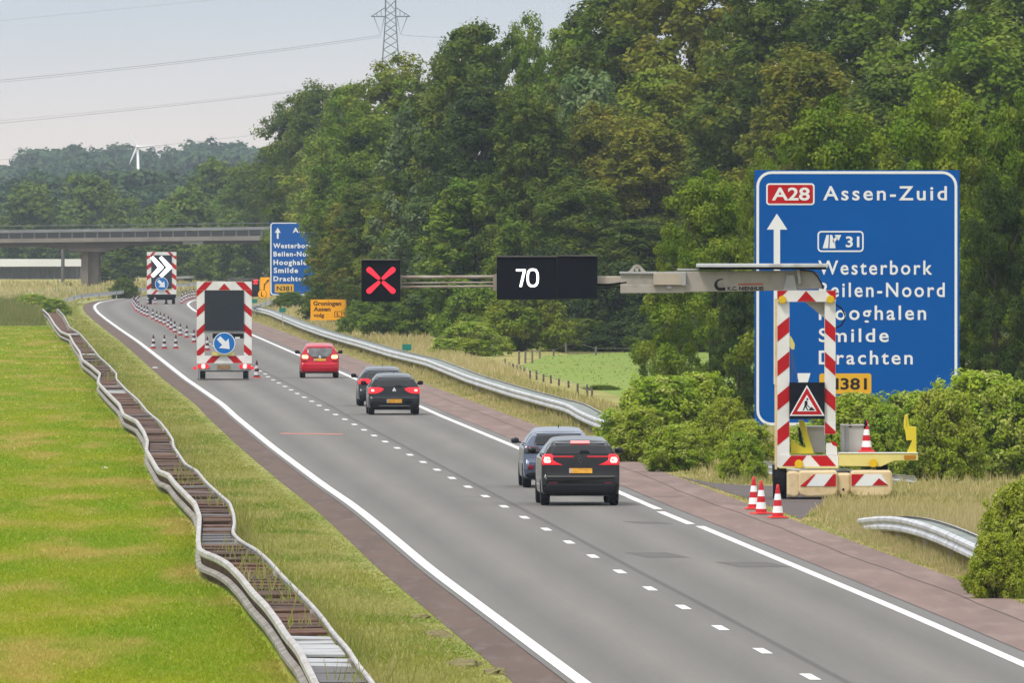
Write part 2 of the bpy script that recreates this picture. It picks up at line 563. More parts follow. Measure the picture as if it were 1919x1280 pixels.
for i, (s, e) in enumerate(((151, b_ - 1), (b_ + 1, a_ - 1.5), (a_ + 1, DEND))):
    q = np.concatenate([[s], dd[(dd > s) & (dd < e)], [e]])
    o_ = -0.09 if i == 1 else 0.0
    strip("edge_line_right", q, rx(q) - 0.10 + o_, rx(q) + 0.10 + o_, 0.018, M_PAINT,
          label="solid white edge line on the right")
MBd = MB()
for k in range(-1, 64):
    s = G(1520, 1272).y - 1.2 + 12.0 * k
    if s > 1000: break
    e = s + 2.7
    c0, c1 = float(cx_(np.array(s))), float(cx_(np.array(e)))
    MBd.add([(c0 - .085, s, .018), (c0 + .085, s, .018), (c1 + .085, e, .018), (c1 - .085, e, .018)], [(0, 1, 2, 3)])
tag(MBd.build("lane_dashes", M_PAINT), kind="structure", label="short white dashes between the two lanes")
for px, py, wd, ln in ((1232, 1042, 0.42, 4.2), (1215, 981, 0.35, 2.2), (1412, 1060, 0.5, 4.0)):
    g = G(px, py)
    sheet("tar_patch", [(g.x - wd + .2, g.y - ln / 2), (g.x + wd + .2, g.y - ln / 2), (g.x + wd - .2, g.y + ln / 2), (g.x - wd - .2, g.y + ln / 2)],
          0.0155, M_PATCH, label="darker rectangular repair patch in the right lane")
M_REDSTRIP = mat("red_road_strip", (0.40, 0.16, 0.11), (0.27, 0.13, 0.10), 3, rough=0.7)
g0, g1 = G(526, 813.5), G(643, 815)
sheet("red_road_strip", [(g0.x, g0.y - 1.3), (g1.x, g1.y - 1.3), (g1.x, g1.y + 1.3), (g0.x, g0.y + 1.3)], 0.0165, M_REDSTRIP,
      label="thin red strip across the left lane")
M_LAYBY = mat("lay_by_asphalt", (0.105, 0.082, 0.076), (0.08, 0.068, 0.064), 0.6, rough=0.88, c3=(0.13, 0.10, 0.09), scale3=2.5)
sheet("lay_by", [G(x, y)[:2] for x, y in ((1500, 974), (1440, 948), (1270, 893), (1330, 905), (1400, 910), (1480, 912), (1560, 930), (1540, 952))], 0.008, M_LAYBY,
      label="dark asphalt lay-by under the gantry trailer")
# left of the road: verge, then the barrier, then mown field
strip("grass_verge_left", dd[dd < 1260], lx(dd[dd < 1260]) - 5.0, lx(dd[dd < 1260]) - 0.95, -0.004, M_VERGE, label="grass verge between barrier and road", nx=4)
de = np.arange(150, 905, 5.0)
strip("mown_field", de, lx(de) - 62, lx(de) - 3.9, -0.002, M_LAWN, label="bright mown grass field on the left", nx=12)
dq = np.arange(150, 1300, 5.0)
strip("grass_verge_right", dq, rx(dq) + 2.4, rx(dq) + 14, -0.004, M_DRY, label="dry grass verge on the right", nx=6)
sheet("meadow", [G(x, y)[:2] for x, y in ((968, 690), (1050, 712), (1180, 748), (1330, 780), (1700, 790), (1700, 640), (1300, 655), (1020, 667), (1000, 676))], 0.0, M_MEADOW,
      label="green meadow between the forest and the verge")
M_FARROAD = mat("far_road_asphalt", (0.30, 0.29, 0.28), (0.25, 0.245, 0.24), 0.1, rough=0.9)
sheet("far_road", [G(x, y)[:2] for x, y in ((-300, 553), (30, 547.5), (110, 543.5), (150, 541), (150, 544.5), (105, 549), (20, 555), (-300, 563))], 0.0, M_FARROAD,
      label="pale strip of the opposite carriageway at far left")
sheet("far_verge", [G(x, y)[:2] for x, y in ((-300, 552), (40, 546), (175, 539), (330, 536), (520, 530), (560, 520), (-300, 519))], -0.008, M_DRY,
      label="dry grass strip under the bridge")


# ------------------------------------------------------------------ guardrails
PROF = [(0.0, 0.0), (-0.055, 0.04), (-0.055, 0.095), (0.0, 0.155), (-0.055, 0.215), (-0.055, 0.27), (0.0, 0.31), (0.035, 0.31)]


def rail_mesh(path, side=1, prof=PROF):
    """W-beam swept along a list of top-edge points; side -1 faces +x"""
    V, f = [], []
    n = len(prof)
    for i, p in enumerate(path):
        t = (path[min(i + 1, len(path) - 1)] - path[max(i - 1, 0)]); t.z = 0; t.normalize()
        nx = Vector((t.y, -t.x, 0))
        for a, b in prof:
            V.append(Vector((p.x, p.y, p.z - 0.31 + b)) + nx * (a * side))
    for i in range(len(path) - 1):
        for k in range(n - 1):
            f.append((i * n + k, i * n + k + 1, (i + 1) * n + k + 1, (i + 1) * n + k))
    return V, f


def smooth_path(pts, step=2.5, win=5):
    P = np.array([[p.x, p.y, p.z] for p in pts])
    s = np.concatenate([[0], np.cumsum(np.linalg.norm(np.diff(P, axis=0), axis=1))])
    n = max(int(s[-1] / step), 4)
    q = np.linspace(0, s[-1], n)
    out = np.stack([np.interp(q, s, P[:, k]) for k in range(3)], 1)
    k = np.ones(win) / win
    h = win // 2
    for c in range(3):
        a = np.concatenate([2 * out[0, c] - out[h:0:-1, c], out[:, c], 2 * out[-1, c] - out[-2:-h - 2:-1, c]])
        out[:, c] = np.convolve(a, k, mode='valid')
    return [Vector(p) for p in out]


_post = MB(); _post.box(-0.05, 0.05, -0.03, 0.03, -0.05, 0.70)
POST_ME = None


def add_posts(root, path, every, dx=0.06):
    global POST_ME
    acc = 0
    last = path[0]
    for p in path[1:]:
        acc += (p - last).length
        last = p
        if acc >= every:
            acc = 0
            if POST_ME is None:
                o = _post.build("post", M_GALVD); POST_ME = o.data
                COL.objects.unlink(o); bpy.data.objects.remove(o)
            link("post", POST_ME, root, (p.x + dx - root.location.x, p.y - root.location.y, p.z - 0.72 - root.location.z))


M_COVER = mat("grey_green_plate", (.25, .27, .25), (.17, .19, .17), 1.2, rough=.7, c3=(.12, .13, .11), scale3=3)


def guardrail(label, pxs, ztop=0.62, back=0.0, step=3.0, every=12.0, win=5, m=None, zs=None, group=None, base=None):
    pts = [G(x, y, (zs[i] if zs else ztop)) for i, (x, y) in enumerate(pxs)]
    path = smooth_path(pts, step, win)
    root = empty("guardrail", (path[0].x, path[0].y, 0), label, "guardrail", group)
    V, f = rail_mesh(path, 1)
    b = MB(); b.add(V, f)
    b.build("rail", m or M_GALV, root)
    if back:
        p2 = [Vector((p.x + back, p.y + 0.01, p.z)) for p in path]
        V, f = rail_mesh(p2, -1)
        b = MB(); b.add(V, f)
        b.build("rail", m or M_GALV, root)
        s = MB()
        for i in range(len(path) - 1):
            p, q = path[i], path[i + 1]
            s.add([(p.x + .03, p.y, p.z - .05), (p.x + back - .03, p.y, p.z - .05), (q.x + back - .03, q.y, q.z - .05), (q.x + .03, q.y, q.z - .05)], [(0, 1, 2, 3)])
        s.build("cover_plate", M_COVER, root)
    add_posts(root, path, every, 0.08)
    return root


# median barrier: two wavering rails with rust-brown plates bolted across
MLp = [(40, 556), (62, 566), (83, 581), (91.5, 589), (103.6, 608), (114, 620), (131, 627), (138, 641), (150, 658), (155, 673), (170.6, 684), (188, 699),
       (184, 715), (201.5, 734), (224, 756), (232, 775), (256.5, 787), (270, 807), (277, 825), (275, 842), (287, 862.5), (298, 881),
       (315, 886), (329, 904), (349, 924), (366, 941), (375, 966), (372, 1012), (375.6, 1031), (400, 1038), (427, 1053),
       (451, 1077), (475, 1108), (499, 1132), (520, 1160), (537, 1187), (561, 1214.5), (578, 1249), (592, 1277), (608, 1310), (640, 1350)]
MRp = [(60, 548), (100, 570), (120, 590), (131, 612), (150, 624), (165, 641), (177.5, 656), (186, 667), (205, 684), (219, 699), (219, 709.5), (236, 728), (260, 749),
       (277, 770), (301, 790), (315, 807.5), (325, 823), (326, 835), (342, 859), (349, 869), (370, 881), (387, 902), (411, 924),
       (432, 941.5), (439, 962), (441, 978), (437, 997), (451, 1012), (482, 1029), (506, 1050), (530, 1077), (558, 1104.6),
       (585, 1132), (606, 1156), (626, 1184), (654, 1214.5), (671, 1242), (698.6, 1276), (720, 1310), (750, 1350)]
ML = smooth_path([G(x, y, 0.54) for x, y in MLp][::-1], 1.6, 3)
MR = smooth_path([G(x, y, 0.54) for x, y in MRp][::-1], 1.6, 3)
M_GALVM = mat("pale_weathered_rail", (.45, .44, .425), (.35, .34, .33), 1.0, rough=.6, metal=.1, c3=(.26, .17, .12), scale3=5.0)
med = empty("guardrail", (ML[0].x, ML[0].y, 0), "long wavering double guardrail with rust-brown plates along the mown field", "guardrail")
WPROF = [(0.03, 0.155), (-0.02, 0.175), (-0.05, 0.21), (-0.05, 0.285), (-0.02, 0.31), (0.035, 0.31), (0.045, 0.28)]
WPROF2 = [(0.0, 0.19), (-0.03, 0.22), (-0.03, 0.27), (-0.015, 0.31), (0.035, 0.31), (0.045, 0.28)]
for path, sd_ in ((ML, 1), (MR, -1)):
    V, f = rail_mesh(path, sd_, WPROF if sd_ > 0 else WPROF2)
    b = MB(); b.add(V, f)
    b.build("rail", M_GALVM, med)
ymR = np.array([p.y for p in MR]); xmR = np.array([p.x for p in MR])
ymL = np.array([p.y for p in ML]); xmL = np.array([p.x for p in ML])
M_RUST = mat("rusty_plate", (0.070, 0.031, 0.016), (0.105, 0.050, 0.027), 0.5, rough=0.85, c3=(0.15, 0.095, 0.06), scale3=1.3)
M_PLATEG = mat("bare_metal_plate", (0.42, 0.42, 0.42), (0.30, 0.30, 0.29), 0.9, rough=0.5, metal=0.2)
M_PLATED = mat("dark_metal_plate", (0.13, 0.12, 0.12), (0.08, 0.075, 0.075), 0.9, rough=0.7)
pl = MB()
rnd = random.Random(3)
y = 172.0
while y < 800:
    near = y < 330
    ln = 1.32 if near else rnd.choice((2.4, 3.2, 4.0, 5.2))
    gap = 0.16 if near else 0.14
    x0 = float(np.interp(y + ln / 2, ymL, xmL)) + 0.07
    x1 = float(np.interp(y + ln / 2, ymR, xmR)) - 0.07
    z = 0.46 + rnd.uniform(-.045, .03)
    ym = y + ln / 2
    row = YH + (H - 0.5) * F / ym
    mi = 0
    if 1188 < row < 1243: mi = 1
    elif row >= 1243 or 1000 < row < 1018: mi = 2
    elif rnd.random() < 0.06: mi = 1 if not near else 2
    else: mi = rnd.choice((0, 0, 3, 4, 3))
    t = rnd.uniform(-.012, .012)
    e0, e1 = float(np.interp(y, ymL, xmL)) + .07, float(np.interp(y, ymR, xmR)) - .07
    f0, f1 = float(np.interp(y + ln, ymL, xmL)) + .07, float(np.interp(y + ln, ymR, xmR)) - .07
    vs = [(e0, y, z), (e1, y, z + t), (f1, y + ln, z + t), (f0, y + ln, z)]
    vs += [(a, b, c - 0.035) for a, b, c in vs]
    pl.add(vs, [(0, 1, 2, 3), (7, 6, 5, 4), (0, 4, 5, 1), (1, 5, 6, 2), (2, 6, 7, 3), (3, 7, 4, 0)], mi)
    # ribs
    if not near and rnd.random() < .5:
        pl.add([(e0, y + .2, z + .03), (e1, y + .2, z + .03), (e1, y + .5, z + .03), (e0, y + .5, z + .03)], [(0, 1, 2, 3)], rnd.choice((0, 1, 2)))
    y += ln + gap
M_RUST2 = mat("dark_rusty_plate", (0.040, 0.021, 0.014), (0.070, 0.038, 0.024), 0.9, rough=0.9, c3=(0.13, 0.09, 0.06), scale3=2.5)
M_RUST3 = mat("red_rusty_plate", (0.098, 0.040, 0.024), (0.060, 0.030, 0.019), 0.8, rough=0.85, c3=(0.17, 0.12, 0.085), scale3=2.0)
pl.build("infill_plates", [M_RUST, M_PLATEG, M_PLATED, M_RUST2, M_RUST3], med)
under = [(xmL, ymL), (xmR, ymR)]
bed = MB()
for i in range(0, len(ML) - 4, 4):
    p, q = ML[i], ML[i + 4]
    bed.add([(p.x + .06, p.y, .22), (np.interp(p.y, ymR, xmR) - .06, p.y, .22), (np.interp(q.y, ymR, xmR) - .06, q.y, .22), (q.x + .06, q.y, .22)], [(0, 1, 2, 3)])
bed.build("bed_plate", M_RUST, med)
LOWP = [(0.02, -0.10), (-0.06, -0.08), (-0.06, -0.02), (0.03, 0.02)]
V, f = rail_mesh(ML, 1, LOWP)
b = MB(); b.add(V, f)
b.build("lower_rail", mat("dull_lower_rail", (.33, .31, .28), (.20, .18, .155), 1.5, rough=.7, c3=(.14, .11, .085), scale3=4), med)
V, f = rail_mesh([Vector((p.x + .06, p.y, p.z)) for p in ML], 1, [(0.0, -0.2), (0.0, 0.16)])
b = MB(); b.add(V, f)
b.build("back_plate", M_RUST, med)
add_posts(med, MR, 24.0, -0.05)

RGp = [(455, 570), (473, 575), (503, 582), (528, 592), (565, 607), (603, 620), (640, 631), (674, 640), (700, 648), (730, 657), (773, 667), (800, 673.5),
       (878, 704), (956, 728), (1034, 749), (1063, 756), (1084, 769), (1113, 782), (1165, 799), (1230, 818)]
guardrail("long silver guardrail along the right shoulder, from the far blue sign to the big bush", RGp[::-1], 0.60, back=0.62, every=14.0)
guardrail("short silver guardrail with a curved-down end in dry grass at lower right",
          [(1860, 1036), (1802, 1009), (1763.6, 991.7), (1728.5, 979), (1700, 971), (1660, 966), (1611, 972)], back=0.45, step=2.0, every=8.0,
          zs=[.62, .62, .62, .62, .60, .52, .24])
guardrail("low stub of guardrail behind the gantry trailer", [(1394, 861), (1470, 868), (1560, 876), (1715, 893)], step=1.0, every=3.0, win=3, zs=[.50, .47, .42, .26])
guardrail("silver guardrail round the outside of the far bend, under the bridge",
          [(112, 562), (150, 551.5), (217, 545.5), (262, 540), (300, 535), (333, 531.5), (372, 529), (420, 526)], 0.8, step=5, every=30.0)
guardrail("upper guardrail beyond the far bend, left of the far blue sign", [(296, 521), (333, 517.5), (420, 514.5), (505, 511)], 0.8, step=6, every=40.0)
guardrail("piece of guardrail meeting the long right rail beside the orange arrow board", [(473, 574), (490, 567), (520, 560), (548, 554)], 0.8, step=4, every=20.0)

# ------------------------------------------------------------------ lettering
_fc = bpy.data.curves.new("cap_probe", 'FONT'); _fc.body = "H"; _fc.size = 1.0
_fo = bpy.data.objects.new("cap_probe", _fc); COL.objects.link(_fo)
bpy.context.view_layer.update()
_dg = bpy.context.evaluated_depsgraph_get()
_me = bpy.data.meshes.new_from_object(_fo.evaluated_get(_dg))
CAP = max(v.co.y for v in _me.vertices)
bpy.data.objects.remove(_fo)


def lettering(txt, px0, px1, pytop, pybase, d, m, parent, name="lettering", bold=0.022, space=1.0, off=0.0):
    """one line of raised lettering: px0..px1 wide, capitals from pytop down to pybase"""
    c = bpy.data.curves.new(name, 'FONT')
    c.body = txt
    c.size = 1.0
    c.offset = bold
    c.extrude = 0.004
    c.space_character = space
    c.resolution_u = 4
    o = bpy.data.objects.new(name, c)
    COL.objects.link(o)
    bpy.context.view_layer.update()
    me = bpy.data.meshes.new_from_object(o.evaluated_get(bpy.context.evaluated_depsgraph_get()))
    bpy.data.objects.remove(o)
    n = len(me.vertices)
    V = np.empty(n * 3, np.float32); me.vertices.foreach_get("co", V); V = V.reshape(-1, 3)
    a, b = A(px0, pybase, d), A(px1, pytop, d)
    x0, x1 = V[:, 0].min(), V[:, 0].max()
    X = a.x + (V[:, 0] - x0) / (x1 - x0) * (b.x - a.x)
    Z = a.z + V[:, 1] / CAP * (b.z - a.z)
    Y = d + off - 0.006 - V[:, 2]
    o0 = Vector((0, 0, 0)); p = parent
    while p is not None:
        o0 += Vector(p.location); p = p.parent
    W = np.stack([X - o0.x, Y - o0.y, Z - o0.z], 1).astype(np.float32)
    me.vertices.foreach_set("co", W.ravel())
    me.materials.clear(); me.materials.append(m)
    me.update()
    return link(name, me, parent)


def rrect(x0, x1, z0, z1, r, n=6):
    out = []
    for cx, cz, a0 in ((x1 - r, z1 - r, 0), (x0 + r, z1 - r, 90), (x0 + r, z0 + r, 180), (x1 - r, z0 + r, 270)):
        for k in range(n + 1):
            a = R(a0 + 90 * k / n)
            out.append((cx + r * math.cos(a), cz + r * math.sin(a)))
    return out


def ring(mb, outer, inner, y0, y1, mi=0):
    n = len(outer)
    vs = [(x, y0, z) for x, z in outer] + [(x, y0, z) for x, z in inner] + [(x, y1, z) for x, z in outer] + [(x, y1, z) for x, z in inner]
    fs = []
    for i in range(n):
        j = (i + 1) % n
        fs += [(i, i + n, j + n, j), (i, j, j + 2 * n, i + 2 * n), (i + n, i + 3 * n, j + 3 * n, j + n)]
    mb.add(vs, fs, mi)


def pp(pts, d):
    return [(A(x, y, d).x, A(x, y, d).z) for x, y in pts]


def stripes(mb, px0, px1, py0, py1, d, reds, y, mi=1, th=0.006):
    """red sheeting polygons (photo pixels) clipped to a plate, 3 mm proud of it"""
    a, b = A(px0, py1, d), A(px1, py0, d)
    for poly in reds:
        q = clip_rect(pp(poly, d), a.x, b.x, a.z, b.z)
        if q: mb.prism(q, y - th, y + 0.001, mi)


def diag(px0, px1, py0, py1, period, frac, phase, rise):
    """diagonal red bands down an upright plate; rise>0: the band climbs to the right"""
    out = []
    y = py0 - 2 * period + phase
    while y < py1 + 2 * period:
        out.append([(px0, y), (px1, y - rise), (px1, y - rise + period * frac), (px0, y + period * frac)])
        y += period
    return out


# ------------------------------------------------------------------ big blue direction sign
D = 378.0
k = F / D
o = A(1606, 797, D)
sg = empty("direction_sign", (o.x, D, 0), "big blue motorway sign reading A28 Assen-Zuid, standing behind the gantry trailer", "road sign")
b = MB()
p0, p1 = A(1414.5, 798, D), A(1798.5, 318.5, D)
b.box(p0.x, p1.x, D, D + 0.07, p0.z, p1.z)
b.build("panel", M_BLUE, sg)
b = MB()
q0, q1 = A(1418, 797.5, D), A(1794.5, 320.5, D)
rr = 0.42
wd = 0.075
ring(b, rrect(q0.x, q1.x, q0.z, q1.z, rr), rrect(q0.x + wd, q1.x - wd, q0.z + wd, q1.z - wd, rr - wd), D - 0.006, D)
b.build("border_line", M_SIGNWHITE, sg)
for px in (1470, 1610, 1745):
    b = MB(); q = A(px, 600, D)
    b.box(q.x - .07, q.x + .07, D + 0.075, D + 0.2, -0.05, p1.z - 0.15)
    b.build("post", M_GALVD, sg)
# route number, arrows
b = MB()
q0, q1 = A(1436.3, 384, D), A(1527, 343, D)
b.prism(rrect(q0.x, q1.x, q0.z, q1.z, .09), D - 0.006, D, 0)
b.prism(rrect(q0.x + .045, q1.x - .045, q0.z + .045, q1.z - .045, .05), D - 0.010, D - 0.006, 1)
pn = b.build("route_plate", [M_SIGNWHITE, M_RED], sg)
lettering("A28", 1447, 1518, 352, 374.5, D - 0.004, M_SIGNWHITE, pn)
b = MB()
b.prism(pp([(1456.3, 400), (1476, 430), (1462.3, 430), (1463, 720), (1450.5, 720), (1450.5, 430), (1437.5, 430)], D), D - 0.006, D)
b.prism(pp([(1495, 699.5), (1519.5, 699.5), (1515, 714.5), (1509, 735), (1497, 735)], D), D - 0.006, D)
b.build("arrow", M_SIGNWHITE, sg)
b = MB()
q0, q1 = A(1532.5, 472, D), A(1619, 432.5, D)
ring(b, rrect(q0.x, q1.x, q0.z, q1.z, .11), rrect(q0.x + .042, q1.x - .042, q0.z + .042, q1.z - .042, .07), D - 0.006, D)
# motorway exit symbol
ex = lambda pts: pp([(1360 + x * .25, 300 + y * .25) for x, y in pts], D)
b.prism(ex([(728, 660), (757, 560), (776, 560), (770, 660)]), D - 0.006, D)
b.prism(ex([(784, 560), (800, 560), (812, 600), (826, 660), (780, 660)]), D - 0.006, D)
b.prism(ex([(803, 604), (828, 572), (842, 584), (820, 612), (824, 640)]), D - 0.006, D)
b.prism(ex([(818, 560), (868, 560), (848, 604)]), D - 0.006, D)
pn = b.build("exit_plate", M_SIGNWHITE, sg)
lettering("31", 1585.5, 1611, 443.5, 462.5, D, M_SIGNWHITE, pn)
for t, x0, x1, yt, yb in (("Assen-Zuid", 1543, 1775, 349, 374.5), ("Westerbork", 1534, 1747.5, 488.5, 514), ("Beilen-Noord", 1535, 1771, 530, 556),
                          ("Hooghalen", 1535, 1736, 573, 599), ("Smilde", 1535, 1666, 616, 640.5), ("Drachten", 1535, 1711, 657.5, 682.5)):
    lettering(t, x0, x1, yt, yb, D, M_SIGNWHITE, sg, space=1.24, bold=.014)
b = MB()
q0, q1 = A(1536, 738.5, D), A(1633.5, 700, D)
b.prism(rrect(q0.x, q1.x, q0.z, q1.z, .07), D - 0.006, D, 0)
pn = b.build("route_plate", M_OCHRE, sg)
lettering("N381", 1546, 1625, 709.5, 729.5, D - 0.003, M_SIGNBLACK, pn)

# ------------------------------------------------------------------ gantry trailer with lane signals
D = 325.0
o = A(1520, 935, D)
gt = empty("gantry_trailer", (o.x, D, 0), "yellow gantry trailer with red-white portal and a long beige signal boom", "trailer")


def X(px): return (px - 960) * D / F
def Z(py): return H - (py - YH) * D / F
def boxp(mb, x0, x1, y0, y1, d0, d1, mi=0): mb.box(X(x0), X(x1), D + d0, D + d1, Z(y1), Z(y0), mi)
def pol(mb, pts, d0, d1, mi=0): mb.prism(pp(pts, D), D + d0, D + d1, mi)


for (x0, x1, yb, rise, ph) in ((1457, 1480, 876, 19, 0), (1546, 1566.5, 814, -19, 0)):
    b = MB()
    boxp(b, x0, x1, 545, yb, 0.0, 0.30, 0)
    ys = (641, 706, 770, 836) if rise > 0 else (596, 659, 726, 789.5)
    reds = []
    for yy in ys:
        if rise > 0: reds.append([(x0, yy), (x0, yy - 29), (x1, yy - 29 - rise), (x1, yy - rise)])
        else: reds.append([(x0, yy), (x0, yy + 27), (x1, yy + 27 - rise), (x1, yy - rise)])
    stripes(b, x0 + .4, x1 - .4, 546, yb - .5, D, reds, D)
    if rise > 0: boxp(b, 1452.5, 1457, 560, 880, 0.02, 0.28, 2)
    b.build("portal_leg", [M_WHITE, M_RED, M_CREAM], gt)
b = MB()
pol(b, [(1549, 831), (1561, 830), (1569, 838), (1570, 853), (1549, 853)], 0.0, 0.2, 0)
pol(b, [(1556, 825), (1568, 830), (1571, 838), (1561, 834)], -0.006, 0.15, 1)
b.build("leg_hinge", [M_WHITE, M_RED], gt)
b = MB()
boxp(b, 1457, 1567, 544, 565.5, -0.05, -0.002, 0)
stripes(b, 1457.4, 1566.6, 544.5, 565, D, [[(1494, 565), (1511, 545), (1529.5, 565)], [(1457, 544), (1477, 544), (1461, 560), (1457, 562)],
                                          [(1547, 544), (1567, 544), (1567, 563)]], D - 0.05)
b.build("portal_crossbeam", [M_WHITE, M_RED], gt)
for px, py, r in ((1466.5, 561.5, 7.4), (1556.5, 561, 7.4), (1497.5, 870, 8), (1637, 868, 8)):
    b = MB()
    b.disc(X(px), Z(py), r * D / F, D - 0.13, D - 0.052, mi=0)
    b.build("warning_lamp", M_AMBER, gt, bevel=0.012)
b = MB()
pol(b, [(1480, 628), (1485, 634), (1490, 645), (1489, 655), (1484, 655), (1479.5, 648)], 0.02, 0.12, 0)
boxp(b, 1478, 1484, 636, 640, 0.03, 0.11, 0)
b.build("winch_block", M_CREAMY, gt)
b = MB()
b.tube([(X(1484), D + .07, Z(655)), (X(1490), D + .07, Z(690)), (X(1497), D + .07, Z(716))], 0.008, 5)
b.tube([(X(1480.5), D + .07, Z(655)), (X(1484), D + .07, Z(716))], 0.008, 5)
b.tube([(X(1485), D + .07, Z(655)), (X(1486), D + .07, Z(716))], 0.008, 5)
b.build("cable", M_PLATED, gt)
b = MB()
pol(b, [(1508, 565.5), (1547, 565.5), (1549, 590), (1556, 602), (1546, 596)], 0.1, 0.2)
b.build("brace_plate", M_BEIGE, gt)
b = MB()
b.tube([(X(1567), D + .1, Z(571)), (X(1577), D + .1, Z(577)), (X(1584), D + .1, Z(589)), (X(1584), D + .1, Z(599)), (X(1577), D + .1, Z(610)), (X(1566), D + .1, Z(615))], 0.022, 6)
b.build("hose", M_BLACK, gt, smooth=True)
# boom
b = MB()
pol(b, [(1163, 549.7), (1163, 515), (1200, 509.5), (1306, 508.5), (1520, 506.5), (1534, 512), (1543, 541), (1459, 544.5)], 0.08, 0.42, 0)
pol(b, [(1163, 549.5), (1163, 534), (1284, 534), (1284, 549)], 0.06, 0.44, 0)
boxp(b, 1161.5, 1232, 509, 513.5, 0.02, 0.46, 2)
boxp(b, 1225, 1284, 512, 534, -0.04, 0.07, 1)
boxp(b, 1278, 1286, 509.5, 535, -0.06, 0.075, 2)
boxp(b, 1246, 1281, 509, 513, -0.03, 0.2, 2)
boxp(b, 1270, 1312, 503.5, 507, 0.1, 0.38, 2)
pol(b, [(1475, 515), (1489, 515), (1494, 544), (1468, 544)], 0.0, 0.08, 2)
pol(b, [(1493, 505), (1499, 505), (1502, 530), (1497, 533)], -0.03, 0.08, 2)
boxp(b, 1250, 1259, 535, 541, 0.0, 0.07, 2)
b.build("boom", [M_BEIGE, mat("tan_paint", (0.42, 0.36, 0.28), (0.36, 0.31, 0.24), 2, rough=.5), M_GREYMETAL], gt, bevel=0.01)
b = MB()
ring(b, pp([(1178, 510), (1188, 497.5), (1194, 495), (1200, 497), (1212, 510)], D), pp([(1187, 510), (1190.5, 502.5), (1194, 500), (1198, 502), (1203, 510)], D), D + .15, D + .3)
b.disc(X(1194), Z(505), .045, D + .13, D + .32)
b.build("lifting_eye", M_BEIGE, gt)
b = MB()
boxp(b, 1306, 1552, 494, 500.5, -0.3, 0.95, 0)
boxp(b, 1312, 1549, 500.5, 505.0, -0.2, 0.85, 1)
b.build("solar_panel", [M_GALV, M_BLACK], gt, bevel=0.01)
b = MB()
b.tube([(X(1500), D, Z(506)), (X(1523), D, Z(508)), (X(1533), D, Z(518)), (X(1541), D, Z(533)), (X(1543), D, Z(542))], 0.02, 6)
b.tube([(X(1112), D + .1, Z(533)), (X(1140), D + .1, Z(534)), (X(1175), D + .1, Z(529))], 0.03, 6)
b.tube([(X(1112), D + .12, Z(541)), (X(1165), D + .12, Z(537))], 0.014, 6)
b.build("hose", M_BLACK, gt, smooth=True)
b = MB()
boxp(b, 1110, 1226, 517.5, 532.5, 0.12, 0.3, 0)
b.build("boom_tip_beam", mat("pale_tan_paint", (0.50, 0.44, 0.36), (0.40, 0.35, 0.29), 2, rough=.5), gt, bevel=0.02)
b = MB()
for ya, yb_, r in ((519.5, 518.5, .036), (530.5, 529, .018), (537.8, 536.5, .026)):
    b.tube([(X(745), D + .15, Z(ya)), (X(935), D + .15, Z(yb_))], r, 8)
boxp(b, 924.5, 931, 514, 545, 0.08, 0.22)
boxp(b, 749, 753, 515, 541, 0.08, 0.22)
b.build("boom_lattice", mat("weathered_tubes", (0.36, 0.32, 0.28), (0.24, 0.17, 0.14), 1.5, rough=.6), gt)
# logo and name on the boom
b = MB()
cx, cz = X(1352), Z(534)
pts = []
for a in range(70, 275, 15):
    pts.append((cx + .165 * math.cos(R(a)), cz + .15 * math.sin(R(a))))
inn = []
for a in range(275, 70, -15):
    inn.append((cx + .02 + .115 * math.cos(R(a)), cz + .02 + .105 * math.sin(R(a))))
b.prism(pts + inn, D + .072, D + .08, 0)
pol(b, [(1346, 539), (1360, 538.5), (1360, 545), (1349, 544.5)], .073, .08, 0)
pol(b, [(1345, 523), (1357, 521.5), (1359, 536), (1346, 538)], .075, .0785, 1)
pol(b, [(1384, 531.4), (1431, 530.6), (1431, 533.8), (1384, 534.6)], .074, .08, 2)
lg = b.build("logo", [M_SIGNBLACK, M_BEIGE, mat("faded_red_ink", (0.36, 0.09, 0.06), rough=.6)], gt)
lettering("K.C. NIENHUIS", 1364, 1431.5, 537.2, 543.8, D + .08, M_SIGNBLACK, gt, bold=0.03)
# LED boards
b = MB()
boxp(b, 678, 750.5, 487.5, 565, -0.12, 0.12, 0)
boxp(b, 678, 750.5, 485.5, 487.5, -0.16, 0.14, 1)
xb = b.build("lane_signal_board", [M_BOARD, M_PLATED], gt)
b = MB()
for s1 in (1, -1):
    for s2 in (1, -1):
        cx_p, cy_p = 714.6, 525.3
        p0_, p1_ = (cx_p + s1 * 4.6, cy_p + s2 * 4.3), (cx_p + s1 * 22.0, cy_p + s2 * 19.8)
        dx, dy = p1_[0] - p0_[0], p1_[1] - p0_[1]
        ln = math.hypot(dx, dy); ux, uy = dx / ln, dy / ln
        wv = 5.1
        poly = []
        for a in range(-90, 91, 20):
            poly.append((p1_[0] + wv * (ux * math.cos(R(a)) - uy * math.sin(R(a))), p1_[1] + wv * (uy * math.cos(R(a)) + ux * math.sin(R(a)))))
        for a in range(90, 271, 30):
            poly.append((p0_[0] + 3.2 * (ux * math.cos(R(a)) - uy * math.sin(R(a))), p0_[1] + 3.2 * (uy * math.cos(R(a)) + ux * math.sin(R(a)))))
        pol(b, poly, -0.125, -0.119, 0)
b.build("red_cross", M_REDLED, xb)
b = MB()
boxp(b, 931.5, 1044, 481.5, 561.5, -0.12, 0.12, 0)
boxp(b, 1044.8, 1120, 480, 559.5, -0.105, 0.12, 0)
boxp(b, 931, 1044, 479.2, 481.5, -0.16, 0.14, 1)
boxp(b, 1044.8, 1120.3, 478, 480, -0.15, 0.14, 1)
sb = b.build("speed_board", [M_BOARD, M_PLATED], gt)
